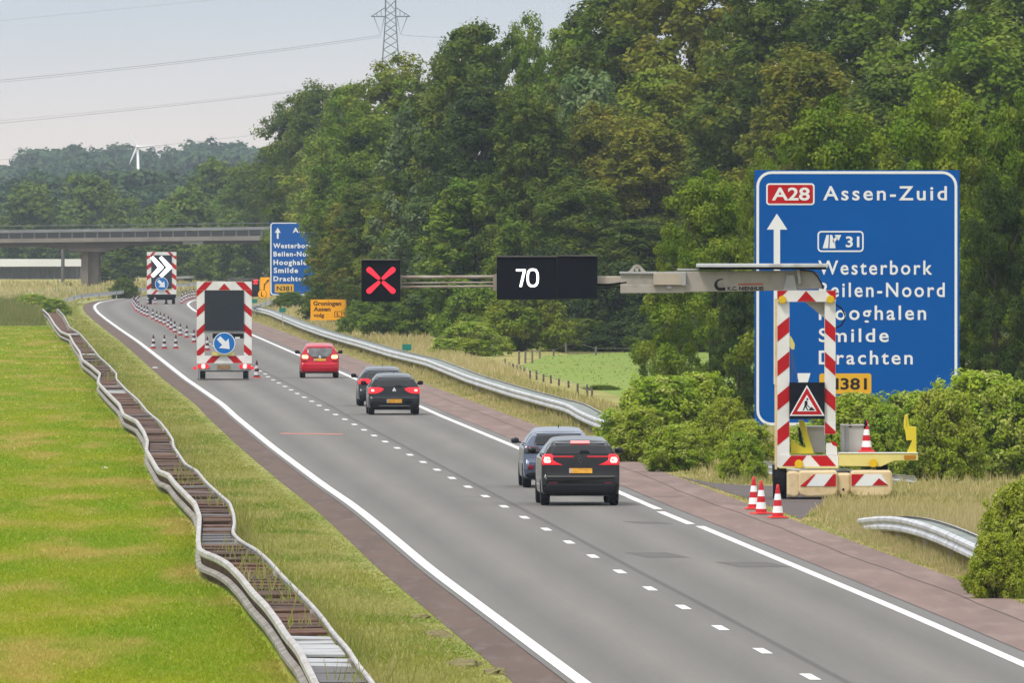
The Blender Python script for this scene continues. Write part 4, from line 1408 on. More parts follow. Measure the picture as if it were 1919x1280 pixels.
def car(P, label, px, base_y, head, z=0.012):
    paint = P["paint"]
    root = empty("car", (0, 0, 0), label, "car")
    V, f = car_body(P)
    bvh = BVHTree.FromPolygons([Vector(v) for v in V], f)
    b = MB(); b.add(V, f)
    b.build("body", paint, root, smooth=True)
    W, HT, LN, belt, wr = P["W"] / 2, P["H"], P["L"], P["belt"], P["wr"]

    def panel(name, rows, view, m, off=.006, mir=False, nz=8, nx=16, parent=None):
        o_ = None
        for s in ((1, -1) if mir else (1,)):
            rr_ = rows if s == 1 else [(z_, -b_, -a_) for z_, a_, b_ in rows]
            vv, ff = decal(bvh, rr_, view, off, nz, nx)
            q = MB(); q.add(vv, ff)
            o_ = q.build(name, m, parent or root, smooth=False)
            for p_ in o_.data.polygons[: (nz - 1) * (nx - 1)]: p_.use_smooth = True
        return o_
    panel("rear_window", P["glass"], '-y', P.get("gm", M_GLASS), .005, nz=12, nx=24)
    g = belt + .02
    panel("windscreen", [(g + .07, -W * .84, W * .84), (HT - .10, -wr * .9, wr * .9)], '+y', M_GLASS)
    for vw in ('-x', '+x'):
        panel("side_window", [(g, .72, LN * .66), (HT - .15, .95, LN * .54)], vw, M_GLASS, .005)
        for wy in (P.get("wy0", .78), LN - .86):
            rr_ = .37
            rows = [(.24 + rr_ * 1.0 * t_, wy - rr_ * math.sqrt(max(0, 1 - (t_ * .93) ** 2)), wy + rr_ * math.sqrt(max(0, 1 - (t_ * .93) ** 2))) for t_ in (0, .2, .4, .6, .8, .92, 1.0)]
            panel("wheel_arch", rows, vw, M_BLACK, .004)
    if "clad" in P: panel("rear_bumper", P["clad"], '-y', M_CLAD, .008, nz=6, nx=24)
    for nm, rows, m, mir in P["lamps"]:
        panel(nm, rows, '-y', m, .016, mir=mir, nz=6, nx=14)
    for nm, rows, m in P.get("trim", []):
        panel(nm, rows, '-y', m, .010, nz=4, nx=20)
    z0, z1, hw = P["plate"]
    q = MB()
    vv, ff = decal(bvh, [(z0, -hw, hw), (z1, -hw, hw)], '-y', .02, 3, 6); q.add(vv, ff)
    np_ = q.build("number_plate", M_PLATE, root)
    vv, ff = decal(bvh, [(z0 + .01, -hw, -hw + .05), (z1 - .01, -hw, -hw + .05)], '-y', .023, 3, 3)
    q = MB(); q.add(vv, ff); q.build("plate_band", mat("plate_band", (0.35, 0.33, 0.36), rough=.5), np_)
    for sx in (-1, 1):
        for wy in (P.get("wy0", .78), LN - .86):
            q = MB(); n = 26; rw, hw_ = P.get("wr_", .335), .105
            xx = sx * (W - .115)
            prof = [(rw - .05, -hw_), (rw - .012, -hw_ + .012), (rw, -hw_ + .04), (rw, hw_ - .04), (rw - .012, hw_ - .012), (rw - .05, hw_)]
            vs = [(xx + dx, wy + r_ * math.cos(2 * math.pi * i / n), rw + r_ * math.sin(2 * math.pi * i / n)) for r_, dx in prof for i in range(n)]
            ff = [(a * n + i, a * n + (i + 1) % n, (a + 1) * n + (i + 1) % n, (a + 1) * n + i) for a in range(len(prof) - 1) for i in range(n)]
            ff += [tuple(range(n)), tuple(range((len(prof) - 1) * n, len(prof) * n))]
            q.add(vs, ff)
            wh = q.build("wheel", M_RUBBER, root)
            q = MB(); vs = []
            xo = xx + sx * (hw_ + .004)
            for r_, dx in ((.22, 0), (.20, -.02 * sx), (.05, -.01 * sx)):
                vs += [(xo + dx, wy + r_ * math.cos(2 * math.pi * i / 20), rw + r_ * math.sin(2 * math.pi * i / 20)) for i in range(20)]
            q.add(vs, [(a * 20 + i, a * 20 + (i + 1) % 20, (a + 1) * 20 + (i + 1) % 20, (a + 1) * 20 + i) for a in range(2) for i in range(20)] + [tuple(range(40, 60))])
            q.build("rim", M_RIM, wh)
        q = MB()
        my = LN * .66
        q.tube([(sx * (W - .04), my, belt + .04), (sx * (W + .05), my, belt + .06)], .025, 8)
        vs = []
        for dy, s_ in ((-.05, .85), (-.02, 1.0), (.05, .9), (.10, .4)):
            for i in range(14):
                a = 2 * math.pi * i / 14
                vs.append((sx * (W + .105) + .10 * s_ * math.copysign(abs(math.cos(a)) ** .6, math.cos(a)), my + dy, belt + .09 + .075 * s_ * math.copysign(abs(math.sin(a)) ** .6, math.sin(a))))
        q.add(vs, [(a * 14 + i, a * 14 + (i + 1) % 14, (a + 1) * 14 + (i + 1) % 14, (a + 1) * 14 + i) for a in range(3) for i in range(14)] + [tuple(range(13, -1, -1)), tuple(range(42, 56))])
        q.build("mirror", P.get("mirror", M_CLAD), root, smooth=True)
    # spoiler lip, aerial, wiper
    q = MB()
    ysp = .20 + P.get("rake", .42) - .02
    q.add([(-wr * .93, ysp - .12, HT - .145), (wr * .93, ysp - .12, HT - .145), (wr * .95, ysp + .12, HT - .105), (-wr * .95, ysp + .12, HT - .105),
           (-wr * .93, ysp - .10, HT - .175), (wr * .93, ysp - .10, HT - .175), (wr * .95, ysp + .12, HT - .175), (-wr * .95, ysp + .12, HT - .175)],
          [(3, 2, 1, 0), (4, 5, 6, 7), (0, 1, 5, 4), (1, 2, 6, 5), (2, 3, 7, 6), (3, 0, 4, 7)])
    q.build("roof_spoiler", P.get("spoiler", paint), root, bevel=.02)
    if P.get("aerial"):
        q = MB(); q.tube([(0, .62 + P.get("rake", .42) - .42, HT), (0, .50 + P.get("rake", .42) - .42, HT + P["aerial"])], [.012, .006], 6); q.build("aerial", M_BLACK, root)
    if P.get("topbrake"):
        x, z0, z1, m = P["topbrake"]
        q = MB(); q.box(-x, x, ysp - .165, ysp - .10, z0, z1); q.build("top_brake_light", m, root, bevel=.012)
    if P.get("wiper"):
        z_, xa, xb2 = P["wiper"]
        q = MB(); q.add(*decal(bvh, [(z_, xa, xb2), (z_ + .05, xa + .02, xb2 - .05)], '-y', .03, 3, 6)); q.build("wiper", M_BLACK, root)
    if P.get("emblem"):
        z_, kind = P["emblem"]
        q = MB()
        if kind == "peak":
            h_ = .05
            for cx_e, cz_e in ((0, z_ + .055), (-.032, z_), (.032, z_)):
                hit, nr, _, _ = bvh.ray_cast(Vector((cx_e, -5, cz_e)), Vector((0, 1, 0)))
                q.prism([(cx_e, cz_e + h_), (cx_e - .03, cz_e), (cx_e, cz_e - h_), (cx_e + .03, cz_e)], hit.y - .02, hit.y + .03)
            q.build("emblem", M_SIGNWHITE, root)
        else:
            hit, nr, _, _ = bvh.ray_cast(Vector((0, -5, z_)), Vector((0, 1, 0)))
            ring(q, [(0, z_ + .085), (-.055, z_), (0, z_ - .085), (.055, z_)], [(0, z_ + .05), (-.03, z_), (0, z_ - .05), (.03, z_)], hit.y - .015, hit.y + .03)
            q.build("emblem", M_RIM, root)
    g_ = G(px, base_y, z)
    root.location = (g_.x, g_.y, z)
    root.rotation_euler.z = head
    return root


def heading(dist):
    return math.atan2(-(float(cx_(np.array(dist + 4))) - float(cx_(np.array(dist - 4)))), 8.0)


P_BLACK = mat("black_car_paint", (0.005, 0.004, 0.004), rough=0.08, spec=0.36, coat=0.0)
P_BLACK2 = mat("black_green_car_paint", (0.004, 0.006, 0.008), rough=0.08, spec=0.36, coat=0.0)
P_GREY = mat("dark_grey_car_paint", (0.012, 0.015, 0.020), rough=0.08, spec=0.4, coat=0.0)
P_BLUE = mat("blue_grey_car_paint", (0.058, 0.080, 0.130), rough=0.24, spec=0.55, coat=0.6, metal=0.25)
P_RED = mat("red_car_paint", (0.42, 0.002, 0.016), rough=0.16, spec=0.3, coat=0.0)
yy_ = lambda y: F * H / (y - YH)

SUV = dict(W=1.84, H=1.60, L=4.5, belt=1.16, wr=.63, floor=.25, bump=.70, rake=.40, paint=P_BLACK, wr_=.35,
           glass=[(1.20, -.70, .70), (1.25, -.70, .70), (1.40, -.61, .61), (1.455, -.56, .56)],
           clad=[(.27, -.86, .86), (.40, -.88, .88), (.52, -.86, .86)],
           lamps=[("tail_light", [(.955, .42, .885), (.985, .50, .89), (1.03, .62, .895), (1.09, .66, .895), (1.14, .64, .885), (1.175, .60, .86), (1.20, .68, .82)], M_TAIL, True),
                  ("light_bar", [(1.128, .16, .66), (1.158, .15, .66)], M_TAILDIM, True),
                  ("brake_lamp", [(1.00, .72, .835), (1.04, .69, .86), (1.09, .69, .86), (1.13, .73, .83)], M_TAILHOT, True)],
           trim=[("crease_reflection", [(.67, -.80, .80), (.695, -.80, .80)], mat("crease_reflection_grey", (.075, .072, .068), rough=.35)),  # grey reflection along the bumper crease, put into the panel's colour
                 ("reflector", [(.525, -.72, -.55), (.55, -.74, -.55)], M_TAILOFF), ("reflector", [(.525, .55, .72), (.55, .55, .74)], M_TAILOFF)],
           plate=(.755, .875, .27), topbrake=(.22, 1.455, 1.515, mat("lit_top_brake", (.8, .2, .2), emit=(1.0, .20, .20), estr=1.9)),
           wiper=(1.225, -.02, .22), emblem=(1.06, "lozenge"), mirror=P_BLACK)
car(SUV, "black SUV with glowing brake lights, nearest car in the right lane", 1089, 948.5, heading(yy_(948)))
PUMA = dict(W=1.80, H=1.50, L=4.2, belt=1.06, wr=.60, floor=.22, bump=.66, rake=.42, paint=P_BLUE,
            glass=[(1.06, -.60, .60), (1.10, -.63, .63), (1.30, -.57, .57), (1.375, -.48, .48)],
            clad=[(.24, -.82, .82), (.34, -.86, .86), (.40, -.70, .70)],
            lamps=[("tail_light", [(.86, .44, .875), (.93, .40, .88), (.99, .50, .86), (1.02, .56, .80)], mat("smoked_tail_lens", (.03, .035, .04), rough=.12, coat=.5), True),
                   ("tail_light_bar", [(.985, .56, .84), (1.025, .52, .80)], M_TAILOFF, True)],
            trim=[("reflector", [(.46, -.78, -.66), (.58, -.80, -.64)], M_TAILOFF), ("reflector", [(.46, .66, .78), (.58, .64, .80)], M_TAILOFF),
                  ("tailgate_recess", [(.86, -.42, .42), (.98, -.42, .42)], M_GLASS)],
            plate=(.70, .81, .26), aerial=.10, mirror=P_GREY)
car(PUMA, "blue-grey hatchback half hidden in front of the black SUV", 1049, 915, heading(yy_(915)))
HB = dict(W=1.78, H=1.44, L=4.2, belt=1.00, wr=.60, floor=.20, bump=.60, rake=.42, paint=P_BLACK2,
          glass=[(.955, -.50, .50), (1.0, -.60, .60), (1.18, -.55, .55), (1.235, -.52, .52)],
          lamps=[("tail_light", [(.74, .66, .87), (.79, .48, .88), (.86, .38, .88), (.92, .36, .87), (.955, .52, .84)], M_TAIL, True),
                 ("brake_lamp", [(.81, .70, .79), (.86, .69, .81), (.89, .72, .79)], M_TAILHOT, True)],
          trim=[("strip_reflection", [(.305, -.52, .52), (.33, -.54, .54)], mat("strip_reflection_grey", (.13, .13, .14), rough=.35))],  # grey reflection along the lower bumper, put into the strip's colour
          clad=[(.21, -.82, .82), (.28, -.84, .84)], plate=(.42, .555, .265), aerial=.09, wiper=(.97, .02, .26), emblem=(.855, "peak"),
          gm=M_GLASS)
car(HB, "black hatchback with red tail lights and silver emblem, middle of the right lane", 739.5, 778, heading(yy_(778)))
HB2 = dict(HB, paint=P_GREY, gm=mat("grey_car_glass", (.03, .032, .034), rough=.1), emblem=None, aerial=.08,
           lamps=[("tail_light", [(.80, .46, .87), (.86, .40, .88), (.97, .44, .87), (1.0, .55, .83)], M_TAIL, True)], wiper=None)
car(HB2, "dark grey hatchback half hidden in front of the black hatchback", 718, 761.5, heading(yy_(761)))
RD_ = dict(W=1.67, H=1.50, L=3.8, belt=1.02, wr=.58, floor=.23, bump=.62, rake=.36, paint=P_RED, gm=M_GLASSL,
           glass=[(.90, -.30, .30), (.98, -.44, .44), (1.10, -.54, .54), (1.27, -.555, .555), (1.30, -.52, .52)],
           lamps=[("tail_light", [(.70, .60, .74), (.76, .52, .79), (.84, .50, .81), (1.0, .50, .80), (1.05, .60, .76)], mat("red_lens_unlit", (.36, .02, .02), rough=.2), True),
                  ("brake_lamp", [(.83, .53, .72), (.88, .50, .775), (.95, .50, .775), (1.0, .55, .73)], M_TAILWARM, True)],
           trim=[("plate_garnish", [(.86, -.30, .30), (.90, -.28, .28)], M_GLASS)],
           clad=[(.24, -.76, .76), (.27, -.77, .77)], plate=(.735, .84, .26), mirror=M_CLAD, wiper=None, emblem=(.895, "peak"))
car(RD_, "small red hatchback with lit warm tail lights, beside the arrow trailer", 600, 708.7, heading(yy_(708)))

# ------------------------------------------------------------------ litter
_lt = MB(); _g = G(290, 690); _lt.prism([(_g.x - .16, 0), (_g.x - .05, .06), (_g.x + .1, .05), (_g.x + .17, .0)], _g.y - .2, _g.y + .3)
tag(_lt.build("litter", M_SIGNWHITE), "small white scrap of litter on the left verge beside the brown edge", "litter")
_lt = MB(); _g = G(197, 877, .03); _lt.prism([(_g.x - .12, .0), (_g.x, .06), (_g.x + .12, .0)], _g.y - .3, _g.y + .3)
tag(_lt.build("litter", M_SIGNWHITE), "tiny pale scrap lying in the mown field", "litter")

# ------------------------------------------------------------------ overpass
D = 1515.0
br = empty("overpass", (X(168), D, 0), "grey concrete road overpass crossing the motorway at the far left", "bridge")
b = MB()
xl, xr = -150.0, -3.0
sl = lambda x, py0, py1: Z(py0 + (py1 - py0) * ((x - X(0)) / (X(505) - X(0))))


def slab(mb, t0, t1, b0, b1, d0, d1, mi=0, n=14):
    for i in range(n):
        xa, xb2 = xl + (xr - xl) * i / n, xl + (xr - xl) * (i + 1) / n
        q = [(xa, sl(xa, b0, b1)), (xb2, sl(xb2, b0, b1)), (xb2, sl(xb2, t0, t1)), (xa, sl(xa, t0, t1))]
        vs = [(x, D + d0, z) for x, z in q] + [(x, D + d1, z) for x, z in q]
        fs = [(0, 1, 2, 3), (7, 6, 5, 4), (0, 4, 5, 1), (3, 2, 6, 7)]
        if i == 0: fs.append((0, 3, 7, 4))
        if i == n - 1: fs.append((1, 5, 6, 2))
        mb.add(vs, fs, mi)


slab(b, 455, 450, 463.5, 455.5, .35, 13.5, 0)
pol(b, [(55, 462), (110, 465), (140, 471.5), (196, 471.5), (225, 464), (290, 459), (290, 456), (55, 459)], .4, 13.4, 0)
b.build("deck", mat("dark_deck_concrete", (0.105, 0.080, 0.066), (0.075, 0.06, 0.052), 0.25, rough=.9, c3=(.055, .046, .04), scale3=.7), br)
b = MB()
slab(b, 447.5, 441.5, 455.0, 450, .0, .35, 0)
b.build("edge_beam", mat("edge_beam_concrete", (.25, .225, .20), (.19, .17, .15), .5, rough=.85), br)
b = MB()
slab(b, 431, 424.5, 436.5, 430, .15, .30, 0)
b.build("guard_rail", mat("bridge_rail_grey", (.25, .25, .26), (.19, .19, .20), .5, rough=.7), br)
b = MB()
slab(b, 423, 417, 424.2, 418.2, .22, .30, 0)
b.build("hand_rail", mat("bridge_handrail", (.16, .17, .16), rough=.6), br)
M_BPOST = mat("bridge_post", (.17, .16, .15), (.13, .12, .115), 2, rough=.8)
for i in range(46):
    px = -30 + 27.5 * i * .86
    if px > 700: break
    q = MB(); x = X(px)
    q.box(x - .08, x + .08, D + .31, D + .42, sl(x, 449, 443), sl(x, 431, 425))
    q.build("rail_post", M_BPOST, br)
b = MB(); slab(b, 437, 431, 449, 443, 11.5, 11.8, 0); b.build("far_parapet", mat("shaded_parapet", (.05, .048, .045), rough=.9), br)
b = MB()
pol(b, [(152, 471.5), (165, 471.5), (165, 538), (152, 538)], 1.5, 11.0, 0)
pol(b, [(165.2, 471.5), (184, 471.5), (184, 538), (165.2, 538)], 2.2, 11.0, 1)
b.build("pier", [mat("pier_face", (.21, .175, .15), (.17, .14, .12), .8, rough=.9), M_CONC], br)
b = MB(); boxp(b, 343, 381, 452, 457.5, .29, .345); b.build("height_plate", mat("pale_plate", (.36, .35, .34), rough=.7), br)
b = MB(); _x = X(60); b.tube([(_x, 1620, -.02), (_x, 1620, 6.0)], .22, 10)
_o = b.build("support_column", M_PLATED); _o.location = (0, 0, 0)
_o.name = "column"; tag(_o, "thin dark column standing under the left end of the overpass", "column")

# ------------------------------------------------------------------ long pale shed beyond the bridge
D = 1738.0
sh = empty("long_shed", (X(50), D, 0), "long low shed with a white roof and ribbed grey wall beyond the overpass", "building")
b = MB()
pol(b, [(-420, 485), (152, 485.5), (152, 499), (-420, 501)], .0, 3.0)
b.build("roof", mat("shed_roof_white", (.74, .73, .71), (.66, .65, .63), .05, rough=.6), sh)
b = MB()
_x0, _x1 = X(-420), X(153)
_n = 150
_vs, _fs = [], []
for i in range(_n + 1):
    x = _x0 + (_x1 - _x0) * i / _n
    _vs += [(x, D + 3.0 + (.0 if i % 2 else .14), 0), (x, D + 3.0 + (.0 if i % 2 else .14), Z(499.5))]
for i in range(_n): _fs.append((2 * i, 2 * i + 2, 2 * i + 3, 2 * i + 1))
b.add(_vs, _fs)
b.box(_x0, _x1, D + 3.6, D + 20, 0, Z(499))
b.build("ribbed_wall", mat("shed_wall_grey", (.27, .265, .27), (.21, .205, .21), .12, rough=.8), sh)

# ------------------------------------------------------------------ wind turbine
D = 2600.0
wt = empty("wind_turbine", (X(261), D, 0), "white wind turbine standing among the far trees, rotor turned to the road", "wind turbine")
b = MB(); b.tube([(X(262.5), D + 1, -.1), (X(258.5), D + 1, Z(277))], [.48, .22], 14)
b.build("tower", mat("turbine_white", (.80, .80, .80), rough=.5), wt, smooth=True)
M_TW = MATS["turbine_white"]
b = MB(); b.box(X(258) - .3, X(258) + .3, D - .6, D + 2.0, Z(275) - .3, Z(275) + .35); b.build("nacelle", M_TW, wt, bevel=.1)
b = MB()
hc = Vector((X(258), D - .8, Z(275)))
for tip in ((308, 269.5), (232, 231.5), (243, 308)):
    tp = Vector((X(tip[0]), D - .8, Z(tip[1])))
    dv = (tp - hc); ln = dv.length; u = dv.normalized(); v = Vector((-u.z, 0, u.x))
    w0 = .44 if tip[1] != 231.5 else .26
    st = [(.02, .12, .12), (.10, w0, .09), (.35, w0 * .86, .05), (.7, w0 * .55, .03), (1.0, .06, .01)]
    vs = []
    for s, wd_, th in st:
        c = hc + dv * s
        vs += [c + v * wd_ * .35, c + Vector((0, -th, 0)), c - v * wd_ * .65, c + Vector((0, th, 0))]
    q = MB()
    q.add(vs, [(a * 4 + i, a * 4 + (i + 1) % 4, (a + 1) * 4 + (i + 1) % 4, (a + 1) * 4 + i) for a in range(4) for i in range(4)] + [(0, 1, 2, 3), (16, 17, 18, 19)])
    q.build("blade", M_TW, wt)
b = MB(); b.lathe([(.0, .5), (.18, .35), (.28, .0), (.28, -.4)], 12); b.v = [(hc.x + x, hc.y - z, hc.z + y) for x, y, z in b.v]
b.build("hub", M_TW, wt, smooth=True)

# ------------------------------------------------------------------ lattice pylon and its wires
D = 2500.0
py_ = empty("pylon", (X(732.5), D, 0), "steel lattice power pylon rising behind the forest top, its head cut by the picture edge", "pylon")
M_PYL = mat("pylon_steel", (.17, .22, .22), (.12, .16, .16), .4, rough=.6, metal=.2)
legs = lambda py: (9.5 if py < 30 else 9.5 + (py - 30) * .068 if py < 110 else 15 + (py - 110) * .05)
b = MB()
lv = [-90, -60, -30, 0, 18, 30, 45, 60, 76, 92, 110, 150, 200, 260, 330, 428 + H / D * F]
for sx in (-1, 1):
    for sy in (-1, 1):
        b.tube([(X(732.5 + sx * legs(p)), D + sy * legs(p) * D / F, Z(p)) for p in lv], .12, 5)
b.build("legs", M_PYL, py_)
b = MB()
for i in range(len(lv) - 1):
    p, q = lv[i], lv[i + 1]
    for sy in (-1, 1):
        for s in (-1, 1):
            b.tube([(X(732.5 - s * legs(p)), D + sy * legs(p) * D / F, Z(p)), (X(732.5 + s * legs(q)), D + sy * legs(q) * D / F, Z(q))], .06, 4)
            b.tube([(X(732.5 + sy * legs(p)), D - s * legs(p) * D / F, Z(p)), (X(732.5 + sy * legs(q)), D + s * legs(q) * D / F, Z(q))], .06, 4)
b.build("bracing", M_PYL, py_)


def arm(py, hw, up):
    b = MB()
    for s in (-1, 1):
        tip = (X(732.5 + s * hw), D, Z(py))
        for sy in (-1, 1):
            b.tube([(X(732.5 + s * 9.5), D + sy * .9, Z(py)), tip], .10, 4)
            b.tube([(X(732.5 + s * 9.5), D + sy * .9, Z(py - up)), tip], .07, 4)
        for t in (.3, .6):
            x = 732.5 + s * (9.5 + (hw - 9.5) * t)
            b.tube([(X(x), D, Z(py)), (X(x), D, Z(py - up * (1 - t)))], .05, 4)
    return b


arm(30, 36.5, 17).build("cross_arm", M_PYL, py_)
arm(-60, 30, 17).build("cross_arm", M_PYL, py_)
for s in (-1, 1):
    b = MB()
    b.tube([(X(732.5 + s * 31), D, Z(31)), (X(732.5 + s * 18.5), D, Z(64)), (X(732.5 + s * 12), D, Z(31))], .07, 4)
    b.build("insulator", M_PYL, py_)
M_WIRE = mat("wire_grey", (.20, .20, .21), rough=.6)


def wire(pts, rad, label):
    """pts: (pixel x, pixel y, distance)"""
    b = MB()
    P_ = [A(*p) for p in pts]
    q = []
    n = 24
    px_ = np.array([[p.x, p.y, p.z] for p in P_])
    t = np.linspace(0, 1, len(P_))
    co = [np.polyfit(t, px_[:, k_], min(2, len(P_) - 1)) for k_ in range(3)]
    for i in range(n + 1):
        q.append(tuple(float(np.polyval(co[k_], i / n)) for k_ in range(3)))
    b.tube(q, rad, 5)
    tag(b.build("power_line", M_WIRE), label, "power line", "power lines of the pylon")


wire([(714, 65, 2500), (350, 113, 2420), (-60, 155, 2350)], .035, "upper strand of the pair of power lines running left from the pylon insulators")
wire([(714, 68.5, 2501), (350, 116.5, 2421), (-60, 159, 2351)], .028, "lower strand of the pair of power lines running left from the pylon insulators")
wire([(751, 64, 2499), (800, 68, 2507), (900, 73, 2520)], .030, "power line running right from the pylon into the trees")
wire([(720, 152, 2540), (300, 200, 2450), (-60, 236, 2380)], .032, "lower power line crossing the pale sky, above the wind turbine")
wire([(720, 150, 2540), (300, 196.5, 2450), (-60, 231, 2380)], .018, "thin upper strand beside the lower power line above the wind turbine")
wire([(760, 214, 2560), (480, 251, 2500), (300, 272, 2470), (-60, 304, 2400)], .024, "lowest power line, passing just over the far treetops")
wire([(700, -30, 2300), (350, 4, 2250), (-60, 44, 2200)], .016, "faint highest wire at the top left of the sky")

# ------------------------------------------------------------------ field fence
fe = empty("field_fence", (G(960, 700).x, G(960, 700).y, 0), "weathered wooden post-and-wire fence along the near side of the meadow", "fence")
fp = [(947, 690, 17), (955, 696, 16), (962, 699, 17), (969, 701.5, 17), (976, 704, 18), (983, 706, 17), (994, 710, 15), (1006, 712, 17), (1019, 716, 14), (1033, 719, 15), (1048, 723, 10), (1066, 727, 9),
      (1083, 741, 22), (1101, 743, 22), (1110, 746, 16)]
tops = []
for px, py, hp in fp:
    g = G(px, py)
    h_ = max(hp, 12) * g.y / F * .85 + .08
    q = MB(); q.lathe([(.042, -.1), (.042, h_ - .03), (.025, h_), (.001, h_)], 8, None, (g.x, g.y, 0)); q.build("post", M_WOOD, fe)
    tops.append((g.x, g.y, h_))
for fr_ in (.9, .55):
    b = MB(); b.tube([(x, y, h_ * fr_) for x, y, h_ in tops], .006, 4); b.build("wire", M_GALVD, fe)
fe2 = empty("field_fence", (G(1200, 668).x, G(1200, 668).y, 0), "sparse line of tall pale posts between the meadow and the forest", "fence")
tops = []
for px, py, hp in ((973, 683, 26), (985, 681, 24), (998, 681, 26), (1012, 672, 20), (1038, 668, 14), (1061, 660, 17), (1086, 657, 16), (1117, 666, 16), (1224, 680, 34), (1254, 659, 26), (1295, 680, 34)):
    g = G(px, py)
    h_ = hp * g.y / F
    q = MB(); q.lathe([(.05, -.1), (.05, h_ - .02), (.001, h_)], 8, None, (g.x, g.y, 0)); q.build("post", mat("pale_post", (.20, .18, .15), (.14, .12, .10), 3, rough=.8), fe2)
    tops.append((g.x, g.y, h_))
b = MB(); b.tube([(x, y, h_ * .8) for x, y, h_ in sorted(tops)], .005, 4); b.build("wire", M_GALVD, fe2)

# ------------------------------------------------------------------ vegetation
def leaves_arrays(rng, cen, nrm, rc, per, leaf, flat=.85, jit=.42):
    n = len(cen) * per
    C = np.repeat(cen, per, 0); Nn = np.repeat(nrm, per, 0); Rc = np.repeat(rc, per)[:, None]
    off = rng.normal(size=(n, 3))
    off /= np.linalg.norm(off, axis=1, keepdims=True)
    off = off * rng.uniform(.45, 1.12, (n, 1)) * np.array([1, 1, flat]) + rng.normal(size=(n, 3)) * .16
    P = C + off * Rc
    nn = Nn * .25 + off * .8 + np.array([0, 0, .40]) + rng.normal(size=(n, 3)) * jit
    nn /= np.linalg.norm(nn, axis=1, keepdims=True) + 1e-9
    u = np.cross(nn, rng.normal(size=(n, 3))); u /= np.linalg.norm(u, axis=1, keepdims=True) + 1e-9
    v = np.cross(nn, u)
    s = leaf * rng.uniform(.65, 1.35, (n, 1))
    w_ = s * rng.uniform(.45, .75, (n, 1))
    sag = nn * s * .18
    V = np.stack([P + u * s - sag, P + v * w_, P - u * s - sag, P - v * w_], 1).reshape(-1, 3)
    T = np.repeat(np.clip(np.repeat(rng.uniform(0, .75, len(cen)), per) + rng.uniform(-.2, .35, n), 0, 1), 4)
    return V, T


def crown_arrays(seed, w_, h, base=.16, lobes=14, clumps=380, per=70, leaf=.12, top=.75, spike=.15, rcs=1.0, lobe_r=(.15, .25)):
    rng = np.random.default_rng(seed)
    LC, LR = [], []
    for i in range(lobes):
        t = base + (1 - base) * (i + .5) / lobes * .88
        q = (t - base) / (1 - base)
        env = w_ / 2 * (np.sin(np.pi * (q ** top) * .86 + .40) ** .8)
        a = i * 2.399 + rng.uniform(-.5, .5)
        r = w_ * rng.uniform(*lobe_r)
        rad = max(0, env - r * .75) * rng.uniform(.75, 1.05)
        LC.append((math.cos(a) * rad, math.sin(a) * rad, t * h)); LR.append(r)
    LC.append((0, 0, h * .86)); LR.append(w_ * .16)
    LC.append((0, 0, h * .55)); LR.append(w_ * .25)
    LC, LR = np.array(LC), np.array(LR)
    p = LR ** 2 / (LR ** 2).sum()
    li = rng.choice(len(LC), clumps, p=p)
    d = rng.normal(size=(clumps, 3)) + np.array([0, 0, .25])
    d /= np.linalg.norm(d, axis=1, keepdims=True)
    k_ = rng.uniform(.72, 1.05, (clumps, 1)) + (rng.random((clumps, 1)) < spike) * rng.uniform(.1, .40, (clumps, 1))
    cen = LC[li] + d * LR[li][:, None] * k_ * np.array([1, 1, .95])
    cen[:, 2] = np.clip(cen[:, 2], h * base * .45, h * .985)
    rc = w_ * rng.uniform(.045, .085, clumps) * rcs
    return leaves_arrays(rng, cen, d, rc, per, leaf)


def quads(n): return np.arange(n, dtype=np.int32).reshape(-1, 4)


TRUNKS = {}


def make_proto(name, trunk_h=.7, **kw):
    V, T = crown_arrays(**kw)
    me = mesh_np(name + "_crown", V, quads(len(V)), 4, [MATS["bark"]], tint=T)
    b = MB(); h, w_ = kw["h"], kw["w_"]
    rr_ = random.Random(kw["seed"])
    r0 = .011 * h + .03
    b.tube([(0, 0, -.1), (.03 * w_ * rr_.uniform(-1, 1), 0, h * .25), (.05 * w_ * rr_.uniform(-1, 1), .03 * w_, h * .5), (0, 0, h * .86)], [r0 * 1.25, r0, r0 * .7, r0 * .15], 9)
    for i in range(9):
        z = h * (.2 + .55 * i / 9); a = i * 2.4
        e = w_ * .34 * (1 - .4 * i / 9)
        b.tube([(0, 0, z), (math.cos(a) * e * .5, math.sin(a) * e * .5, z + h * .07), (math.cos(a) * e, math.sin(a) * e, z + h * .17)], [r0 * .5, r0 * .3, r0 * .08], 6)
    o_ = b.build(name + "_trunk", M_BARK)
    tm = o_.data; bpy.data.objects.remove(o_)
    tm.polygons.foreach_set("use_smooth", [True] * len(tm.polygons))
    return dict(crown=me, trunk=tm, w=w_, h=h)


